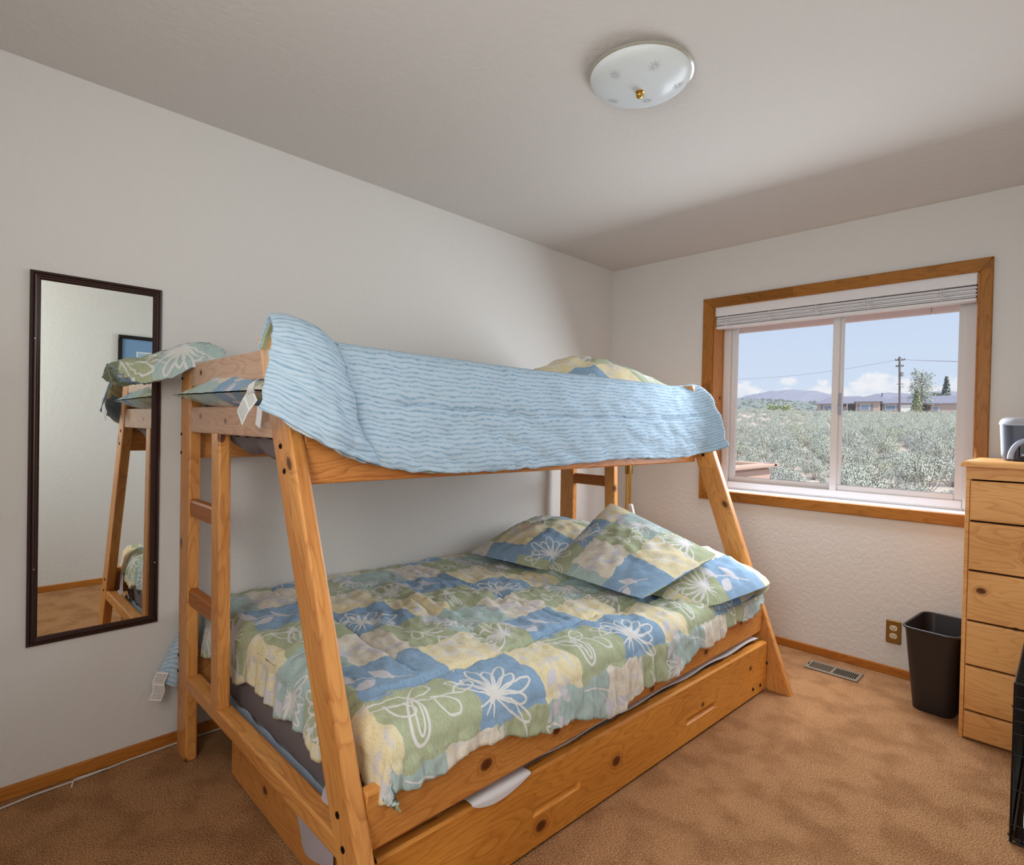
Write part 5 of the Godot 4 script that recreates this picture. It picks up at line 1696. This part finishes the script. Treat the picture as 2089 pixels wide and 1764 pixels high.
func hill_mesh(x0: float, x1: float, z: float, depth: float, crest: Array, base: float, rough: float, sd: int, n := 120) -> ArrayMesh:
	var nn := noise(1.0, sd, 4)
	var mb := MB.new()
	var P := []; var U := []
	for r in 34:
		var g := r / 33.0
		var row := []; var ru := []
		for c in n + 1:
			var f := float(c) / n
			var x := lerpf(x0, x1, f)
			var h := 0.0
			var s := f * (crest.size() - 1); var k := mini(int(s), crest.size() - 2); var q := s - k
			h = lerpf(crest[k], crest[k + 1], q * q * (3 - 2 * q))
			var prof := sin(minf(g * 1.25, 1.25) * PI * 0.5) if g < 0.8 else cos((g - 0.8) / 0.2 * 0.5)
			var y := base + (h - base) * prof + nn.get_noise_2d(x / (x1 - x0) * 22.0, g * 9.0) * rough * prof
			row.append(V(x, y, z + depth * (1.0 - g * 1.25))); ru.append(Vector2(x, g * depth))
		P.append(row); U.append(ru)
	sheet(mb, P, U)
	return mb.mesh()

func sage_mesh(sd: int, tufts: int, tint: Color) -> Array:
	var r := RandomNumberGenerator.new()
	r.seed = sd
	var mb := MB.new()
	var st := MB.new()
	for b in 26:
		var a := r.randf() * TAU
		var lean := 0.15 + 0.75 * sqrt(r.randf())
		var tip := V(cos(a) * 0.48 * lean, 0.20 + 0.40 * (1.0 - lean * lean) + r.randf() * 0.14, sin(a) * 0.48 * lean)
		var mid := tip * V(0.55, 0.35, 0.55) + V(r.randf_range(-0.06, 0.06), 0.02, r.randf_range(-0.06, 0.06))
		tube(st, PackedVector3Array([V(0, 0, 0), mid, tip]), 0.006, 3, false)
		for k in tufts / 26:
			var f := 0.35 + 0.65 * pow(r.randf(), 0.6)
			var p := mid.lerp(tip, f * 1.4 - 0.4) + V(r.randf_range(-1, 1), r.randf_range(-0.5, 1), r.randf_range(-1, 1)) * 0.075
			var out := (p - V(0, 0.05, 0)).normalized()
			var d := (out + V(r.randf_range(-0.6, 0.6), r.randf_range(-0.1, 0.7), r.randf_range(-0.6, 0.6))).normalized()
			var s := d.cross(V(r.randf_range(-1, 1), r.randf_range(-1, 1), r.randf_range(-1, 1))).normalized()
			var L := r.randf_range(0.018, 0.036); var w := r.randf_range(0.005, 0.009)
			var nn := (out + Vector3.UP * 0.5 + s.cross(d) * 0.3).normalized()
			var g := r.randf()
			var c := tint.darkened(0.25).lerp(tint.lightened(0.28), g)
			mb.tri(mb.addc(p - s * w, nn, Vector2.ZERO, c), mb.addc(p + s * w, nn, Vector2.ZERO, c), mb.addc(p + d * L, nn, Vector2.ZERO, c))
	return [mb.mesh(), st.mesh()]

func build_field() -> void:
	gn = noise(0.03, 601, 2)
	var mb := MB.new()
	var P := []; var U := []
	var zs := []
	var z := 0.5
	while z > -420.0:
		zs.append(z)
		z -= 0.8 + absf(z) * 0.035
	for zz in zs:
		var row := []; var ru := []
		for c in 91:
			var x := (c / 90.0 - 0.62) * (40.0 + absf(zz) * 2.4)
			row.append(V(x, ground_y(x, zz), zz)); ru.append(Vector2(x, zz))
		P.append(row); U.append(ru)
	sheet(mb, P, U)
	struct("ground", mb.mesh(), M.earth)
	struct("trim_footing", plain(V(-6, -0.6, -0.19), V(8, -0.13, 5)), M.eave)
	# sagebrush
	var protos := []
	for k in 4: protos.append(sage_mesh(700 + k, 3900, [Color(0.42, 0.51, 0.455), Color(0.46, 0.535, 0.47), Color(0.42, 0.50, 0.39), Color(0.45, 0.51, 0.485)][k]))
	var r := RandomNumberGenerator.new()
	r.seed = 77
	var spots := []
	var tries := 0
	while spots.size() < 2300 and tries < 16000:
		tries += 1
		var az := deg_to_rad(r.randf_range(-27.5, -2.5))
		var d := sqrt(r.randf()) * 118.0
		if d < 8.5: continue
		var x := 2.47 + sin(az) * d; var zz := 3.54 - cos(az) * d
		var s := r.randf_range(0.75, 1.35) * (1.0 + 0.3 * smoothstep(20.0, 80.0, d))
		# dry knoll keeps few shrubs
		if d > 48.0 + 8.0 * sin(rad_to_deg(az) * 1.3) and rad_to_deg(az) < -15.0 and r.randf() < 0.94: continue
		var ok := true
		for q in spots:
			if absf(q[0] - x) < 2.4 and absf(q[1] - zz) < 2.4 and Vector2(q[0] - x, q[1] - zz).length() < 0.415 * (q[2] + s):
				ok = false
				break
		if ok: spots.append([x, zz, s, d])
	spots.sort_custom(func(p, q): return p[3] < q[3])
	var roots := []
	for k in 4:
		var t := thing("sagebrush", "grey-green sagebrush growing in the field outside the window", "shrub", Vector3.ZERO, "sagebrush in the field")
		part(t, "foliage", protos[k][0], M.sage)
		part(t, "stems", protos[k][1], M.twig)
		roots.append(t)
	var near := mini(290, spots.size())
	for k in near:
		var q: Array = spots[k]
		var o: Node3D = roots[k % 4]
		if k >= 4:
			o = roots[k % 4].duplicate()
			o.name = numbered("sagebrush")
			add_child(o)
		o.position = V(q[0], ground_y(q[0], q[1]) - 0.03, q[1])
		o.rotation.y = r.randf() * TAU
		var s: float = q[2]
		o.scale = V(s, s * r.randf_range(0.75, 1.05), s)
	var mm := MultiMesh.new()
	mm.transform_format = MultiMesh.TRANSFORM_3D
	mm.mesh = protos[1][0]
	mm.instance_count = spots.size() - near
	for k in range(near, spots.size()):
		var q: Array = spots[k]
		var b := Basis(Vector3.UP, r.randf() * TAU).scaled(V(q[2], q[2] * 0.85, q[2]))
		mm.set_instance_transform(k - near, Transform3D(b, V(q[0], ground_y(q[0], q[1]) - 0.03, q[1])))
	var mi := MultiMeshInstance3D.new()
	mi.name = "distant_sagebrush"
	mi.multimesh = mm
	mi.material_override = M.sage
	add_child(mi)
	tag(mi, "dense sagebrush farther up the field below the houses", "shrubs")
	mi.set_meta("kind", "stuff")

func gable(x0: float, x1: float, z0: float, z1: float, ye: float, yr: float, along_x: bool, hip := 0.0) -> ArrayMesh:
	var mb := MB.new()
	var o := 0.5
	if along_x:
		var zm := (z0 + z1) / 2
		var a := V(x0 - o + hip, yr, zm); var b := V(x1 + o - hip, yr, zm)
		mb.face(V(x0 - o, ye, z1 + o), V(x1 + o, ye, z1 + o), b, a, V(0, 1, 1))
		mb.face(V(x0 - o, ye, z0 - o), V(x1 + o, ye, z0 - o), b, a, V(0, 1, -1))
		mb.face(V(x0 - o, ye, z0 - o), V(x0 - o, ye, z1 + o), a, a + V(0, 0, 0.001), V(-1, 0.2, 0))
		mb.face(V(x1 + o, ye, z0 - o), V(x1 + o, ye, z1 + o), b, b + V(0, 0, 0.001), V(1, 0.2, 0))
	else:
		var xm := (x0 + x1) / 2
		var a := V(xm, yr, z0 - o); var b := V(xm, yr, z1 + o - hip)
		mb.face(V(x0 - o, ye, z0 - o), V(x0 - o, ye, z1 + o), b, a, V(-1, 1, 0))
		mb.face(V(x1 + o, ye, z0 - o), V(x1 + o, ye, z1 + o), b, a, V(1, 1, 0))
		mb.face(V(x0 - o, ye, z1 + o), V(x1 + o, ye, z1 + o), b, b + V(0, 0, 0.001), V(0, 0.2, 1))
	plain_box(mb, V(x0 - o, ye - 0.18, z0 - o), V(x1 + o, ye, z1 + o))
	return mb.mesh()

func house_window(t: Node3D, x0: float, x1: float, y0: float, y1: float, z: float, shutters := false) -> void:
	var f := part(t, "window", plain(V(x0, y0, z), V(x1, y1, z + 0.1)), M.white)
	part(f, "pane", plain(V(x0 + 0.12, y0 + 0.12, z + 0.08), V(x1 - 0.12, y1 - 0.12, z + 0.13)), M.far_pane)
	if shutters:
		for s in [x0 - 0.75, x1 + 0.15]: part(t, "shutter", plain(V(s, y0 - 0.05, z), V(s + 0.6, y1 + 0.05, z + 0.07)), M.far_trim)

func build_houses() -> void:
	var t := thing("house", "tan single-storey house with grey hipped roof and shutters, left of the utility pole", "house", V(-41.5, 6.0, -176))
	part(t, "wall", plain(V(-49.3, 5.6, -182), V(-39.3, 9.5, -171.5)), M.siding)
	part(t, "roof", gable(-49.3, -38.0, -182, -171.5, 9.5, 11.7, true, 2.2), M.shingle)
	part(t, "wall", plain(V(-39.3, 5.6, -184), V(-33.7, 9.9, -170)), M.siding)
	part(t, "roof", gable(-39.3, -33.7, -184, -170, 9.9, 11.9, true, 2.0), M.shingle)
	house_window(t, -47.6, -45.5, 7.6, 9.0, -171.5, true)
	house_window(t, -38.2, -36.0, 7.5, 9.1, -170, true)
	part(t, "porch_shade_slab", plain(V(-43.5, 6.2, -171.55), V(-39.6, 9.2, -171.4)), M.far_dark)  # flat dark slab paints the shade of a recessed porch
	for x in [-43.4, -41.6]: part(t, "porch_post", plain(V(x, 6.0, -170.6), V(x + 0.22, 9.3, -170.4)), M.siding)
	var d := part(t, "door", plain(V(-42.6, 6.4, -171.4), V(-41.6, 8.7, -171.3)), M.far_trim)
	part(t, "chimney_pipe", plain(V(-34.6, 11.4, -176), V(-34.4, 12.4, -175.8)), M.far_dark)
	var u := thing("house", "long low tan house with garage doors behind the utility pole", "house", V(-22, 6.0, -178))
	part(u, "wall", plain(V(-33.1, 5.6, -182), V(-25.0, 9.4, -170.5)), M.siding)
	part(u, "roof", gable(-33.1, -24.0, -182, -170.5, 9.4, 11.4, true, 1.8), M.shingle)
	part(u, "wall", plain(V(-26.0, 5.6, -186), V(-8.0, 9.35, -173)), M.siding)
	part(u, "roof", gable(-26.0, -8.0, -186, -173, 9.35, 11.6, true), M.shingle)
	house_window(u, -32.6, -30.2, 7.5, 8.9, -170.5, true)
	var g1 := part(u, "garage_door", plain(V(-29.3, 5.9, -170.5), V(-26.4, 8.9, -170.38)), M.white)
	part(u, "porch_shade_slab", plain(V(-25.0, 6.0, -173.05), V(-23.4, 9.0, -172.9)), M.far_dark)  # dark slab on the wall stands in for porch shade
	house_window(u, -22.9, -21.6, 7.3, 8.5, -173)
	var g2 := part(u, "garage_door", plain(V(-17.9, 5.9, -173), V(-12.6, 8.9, -172.88)), M.white)
	for k in 6: part(g2, "pane", plain(V(-17.4 + k * 0.8, 8.1, -172.9), V(-16.95 + k * 0.8, 8.4, -172.84)), M.far_pane)
	# pole with its crossarms and wires
	var p := thing("utility_pole", "tall wooden utility pole with crossarms and a transformer before the houses", "pole", V(-20.3, 4.5, -120))
	part(p, "shaft", tubem(PackedVector3Array([V(-20.15, 4.0, -120), V(-20.42, 15.5, -120)]), 0.17, 10), M.pole)
	for q in [[14.9, 0.75], [13.75, 0.6]]:
		part(p, "crossarm", boxm(V(-20.4 - q[1], q[0] - 0.07, -120.25), V(-20.4 + q[1], q[0] + 0.07, -120.1), 0.02, 0), M.pole)
		for s in [-0.9, -0.4, 0.5, 0.95]:
			part(p, "insulator", lathem(V(-20.4 + s * q[1], q[0] + 0.07, -120.17), PackedVector2Array([Vector2(0, 0), Vector2(0.07, 0.0), Vector2(0.09, 0.12), Vector2(0.05, 0.22), Vector2(0, 0.22)]), 8), M.far_dark)
	part(p, "transformer", lathem(V(-19.95, 11.9, -120), PackedVector2Array([Vector2(0, 0), Vector2(0.24, 0), Vector2(0.26, 0.1), Vector2(0.26, 0.75), Vector2(0, 0.85)]), 14), M.far_metal)
	part(p, "step_bar", boxm(V(-20.75, 10.45, -120.1), V(-19.7, 10.55, -119.95), 0.02, 0), M.pole)
	part(p, "street_lamp_arm", tubem(PackedVector3Array([V(-20.2, 9.9, -119.9), V(-19.5, 10.0, -119.3)]), 0.05, 6), M.far_metal)
	for q in [[V(-20.8, 15.0, -120.2), V(-62.0, 13.2, -118.0), 1.4], [V(-20.0, 15.0, -120.2), V(14.0, 13.4, -116.0), 0.9], [V(-20.0, 14.98, -120.2), V(18.0, 13.9, -126.0), 0.8]]:
		var pts := PackedVector3Array()
		for k in 25:
			var f := k / 24.0
			pts.append(q[0].lerp(q[1], f) - V(0, q[2] * 4.0 * f * (1 - f), 0))
		part(p, "wire", tubem(pts, 0.022, 4), M.pole)

func tree_crown(sd: int, h: float, w: float, n: int, leaf: float, con: bool, col: Color) -> Array:
	var r := RandomNumberGenerator.new()
	r.seed = sd
	var mb := MB.new(); var st := MB.new()
	tube(st, PackedVector3Array([V(0, -0.3, 0), V(0.05, h * 0.5, 0), V(0, h * 0.96, 0)]), 0.02 * h if not con else 0.016 * h, 6)
	for k in n:
		var f := pow(r.randf(), 0.8)
		var a := r.randf() * TAU
		var p: Vector3
		var d: Vector3
		if con:
			var rad := w * (1.0 - f) * (0.35 + 0.65 * sqrt(r.randf())) * (0.8 + 0.2 * sin(f * 42.0))
			p = V(cos(a) * rad, h * (0.06 + 0.94 * f), sin(a) * rad)
			d = V(cos(a), -0.25, sin(a))
		else:
			var b := r.randi_range(0, 9)
			var ba := b * 2.4; var bh := 0.32 + 0.068 * b
			var c := V(cos(ba) * w * 0.55 * sin(bh * 2.6), h * bh, sin(ba) * w * 0.55 * sin(bh * 2.6))
			var q := V(r.randfn(0, 1), r.randfn(0, 1), r.randfn(0, 1)) * w * 0.23
			p = c + q
			d = (q + V(0, 0.2, 0)).normalized()
		d = (d + V(r.randf_range(-0.7, 0.7), r.randf_range(-0.5, 0.7), r.randf_range(-0.7, 0.7))).normalized()
		var s := d.cross(V(r.randf_range(-1, 1), r.randf_range(-1, 1), r.randf_range(-1, 1))).normalized()
		var L := leaf * r.randf_range(0.6, 1.3)
		var nn := (d + Vector3.UP * 0.6).normalized()
		var c2 := col.lerp(col.lightened(0.25), r.randf())
		mb.tri(mb.addc(p - s * L * 0.4, nn, Vector2.ZERO, c2), mb.addc(p + s * L * 0.4, nn, Vector2.ZERO, c2), mb.addc(p + d * L, nn, Vector2.ZERO, c2))
	if not con:
		for b in 10:
			var ba := b * 2.4; var bh := 0.32 + 0.068 * b
			tube(st, PackedVector3Array([V(0, h * maxf(0.15, bh - 0.25), 0), V(cos(ba) * w * 0.55 * sin(bh * 2.6), h * bh, sin(ba) * w * 0.55 * sin(bh * 2.6))]), 0.006 * h, 4, false)
	return [mb.mesh(), st.mesh()]

func plant(called: String, label: String, cat: String, at: Vector3, m: Array, fol: Material, bark: Material, stem := "trunk") -> void:
	var t := thing(called, label, cat, at)
	var a := part(t, "foliage", m[0], fol); a.position = Vector3.ZERO
	var b := part(t, stem, m[1], bark); b.position = Vector3.ZERO

func build_trees() -> void:
	plant("tree", "tall loose green deciduous tree in front of the long house", "tree", V(-21.7, 6.0, -150), tree_crown(801, 9.4, 2.6, 2300, 0.26, false, Color(0.34, 0.43, 0.36)), M.leaf, M.twig)
	plant("tree", "small yellow-green conifer at the foot of the tall loose tree", "tree", V(-22.2, 6.0, -148), tree_crown(803, 5.2, 1.45, 1500, 0.34, true, Color(0.40, 0.50, 0.27)), M.leaf, M.twig)
	plant("tree", "dark blue-green spruce rising behind the long house roof", "tree", V(-22.3, 7.0, -189), tree_crown(805, 10.3, 2.3, 1900, 0.42, true, Color(0.18, 0.26, 0.25)), M.leaf, M.twig)
	plant("tree", "dark spruce at the right end of the long house, half hidden by the sash", "tree", V(-18.2, 7.0, -190), tree_crown(807, 9.2, 1.7, 1400, 0.42, true, Color(0.20, 0.28, 0.27)), M.leaf, M.twig)
	plant("tree", "round bright green tree just behind the long house roof", "tree", V(-24.6, 8.0, -190), tree_crown(809, 4.6, 1.6, 900, 0.4, false, Color(0.34, 0.46, 0.16)), M.leaf, M.twig)
	plant("bush", "wide bright green bush at the left end of the far fence", "bush", V(-49.0, 5.3, -138), tree_crown(811, 2.0, 2.2, 900, 0.3, false, Color(0.30, 0.42, 0.18)), M.leaf, M.twig, "stems")
	plant("bush", "smaller green bush beside the far fence", "bush", V(-45.2, 5.4, -136), tree_crown(813, 1.8, 1.4, 600, 0.3, false, Color(0.33, 0.43, 0.2)), M.leaf, M.twig, "stems")
	plant("bush", "dark round bush alone on the dry slope at the left", "bush", V(-44.5, 4.8, -104), tree_crown(815, 1.2, 1.0, 500, 0.22, true, Color(0.17, 0.25, 0.18)), M.leaf, M.twig, "stems")
	# fence along the far edge of the field
	var f := thing("fence", "low wooden post and rail fence at the far edge of the field", "fence", V(-42, 5.3, -140))
	for k in 9:
		var x := -50.0 + k * 2.0
		part(f, "post", boxm(V(x, 4.9, -140.1), V(x + 0.2, 6.9, -139.9), 0.02, 1), M.pole)
		if k < 8:
			for y in [6.1, 6.55]: part(f, "rail", boxm(V(x + 0.2, y, -140.04), V(x + 2.0, y + 0.11, -139.96), 0.02, 0), M.pole)

func build_hills() -> void:
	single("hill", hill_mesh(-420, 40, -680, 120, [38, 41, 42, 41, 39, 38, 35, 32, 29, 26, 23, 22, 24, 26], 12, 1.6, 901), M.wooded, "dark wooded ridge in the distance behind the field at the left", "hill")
	# trees that dot the ridge
	var r := RandomNumberGenerator.new()
	r.seed = 91
	var mm := MultiMesh.new()
	mm.transform_format = MultiMesh.TRANSFORM_3D
	mm.mesh = tree_crown(903, 5.0, 3.0, 90, 1.0, false, Color(0.22, 0.27, 0.28))[0]
	var N := 1500
	mm.instance_count = N
	var cr := [38, 41, 42, 41, 39, 38, 35, 32, 29, 26, 23, 22, 24, 26]
	for k in N:
		var f := r.randf(); var g := r.randf_range(0.0, 0.8)
		var s := f * 13.0; var kk := mini(int(s), 12); var q := s - kk
		var h := lerpf(cr[kk], cr[kk + 1], q * q * (3 - 2 * q))
		mm.set_instance_transform(k, Transform3D(Basis(Vector3.UP, r.randf() * TAU).scaled(Vector3.ONE * r.randf_range(0.35, 0.75)), V(lerpf(-420, 40, f), 12 + (h - 12) * sin(minf(g * 1.25, 1.25) * PI * 0.5) - 2.0, -680 + 120 * (1.0 - g * 1.25))))
	var mi := MultiMeshInstance3D.new()
	mi.name = "ridge_trees"
	mi.multimesh = mm
	mi.material_override = M.leaf
	add_child(mi)
	tag(mi, "scattered dark trees covering the distant wooded ridge", "trees")
	mi.set_meta("kind", "stuff")
	single("mountain", hill_mesh(-1500, -560, -3000, 500, [120, 140, 158, 176, 196, 209, 212, 204, 184, 170, 150, 120], 40, 5.0, 905), M.hazed_rock, "pale haze-tinted rounded bare mountain in the distance above the left house", "mountain")
	single("mountain", hill_mesh(-900, 100, -3400, 500, [150, 190, 212, 205, 214, 206, 190, 195, 180, 170], 40, 5.0, 907), M.hazed_rock, "low far mountain ridge between the pole and the bare mountain", "mountain")

func build_porch() -> void:
	var t := thing("deck_railing", "weathered board-sided deck railing at the lower left outside the window", "railing", V(-0.2, -0.3, -2.1))
	part(t, "cap_board", boxm(V(-0.29, 0.835, -3.78), V(-0.13, 0.872, -0.30), 0.006, 2), M.deck)
	part(t, "cap_board", boxm(V(-3.2, 0.835, -3.85), V(-0.13, 0.872, -3.69), 0.006, 0), M.deck)
	for k in 6:
		var y := 0.80 - k * 0.19
		part(t, "side_board", boxm(V(-0.215, y - 0.178, -3.72), V(-0.19, y, -0.30), 0.004, 2), M.deck)
		part(t, "side_board", boxm(V(-3.1, y - 0.178, -3.765), V(-0.215, y, -3.74), 0.004, 0), M.deck)
	for z in [-0.4, -1.5, -2.6, -3.7]: part(t, "post", boxm(V(-0.30, -0.45, z - 0.045), V(-0.215, 0.835, z + 0.045), 0.005, 1), M.deck)
	# eave of this house over the window
	var e := Node3D.new(); e.name = "trim_eave"; add_child(e); e.set_meta("kind", "structure")
	part(e, "fascia_board", boxm(V(-6, 1.985, -0.62), V(1.86, 2.16, -0.58), 0.004, 0), M.eave)
	part(e, "fascia_board", boxm(V(1.862, 1.985, -0.62), V(8, 2.16, -0.58), 0.004, 0), M.eave)
	part(e, "soffit", plain(V(-6, 2.15, -0.58), V(8, 2.165, -0.19)), M.eave)
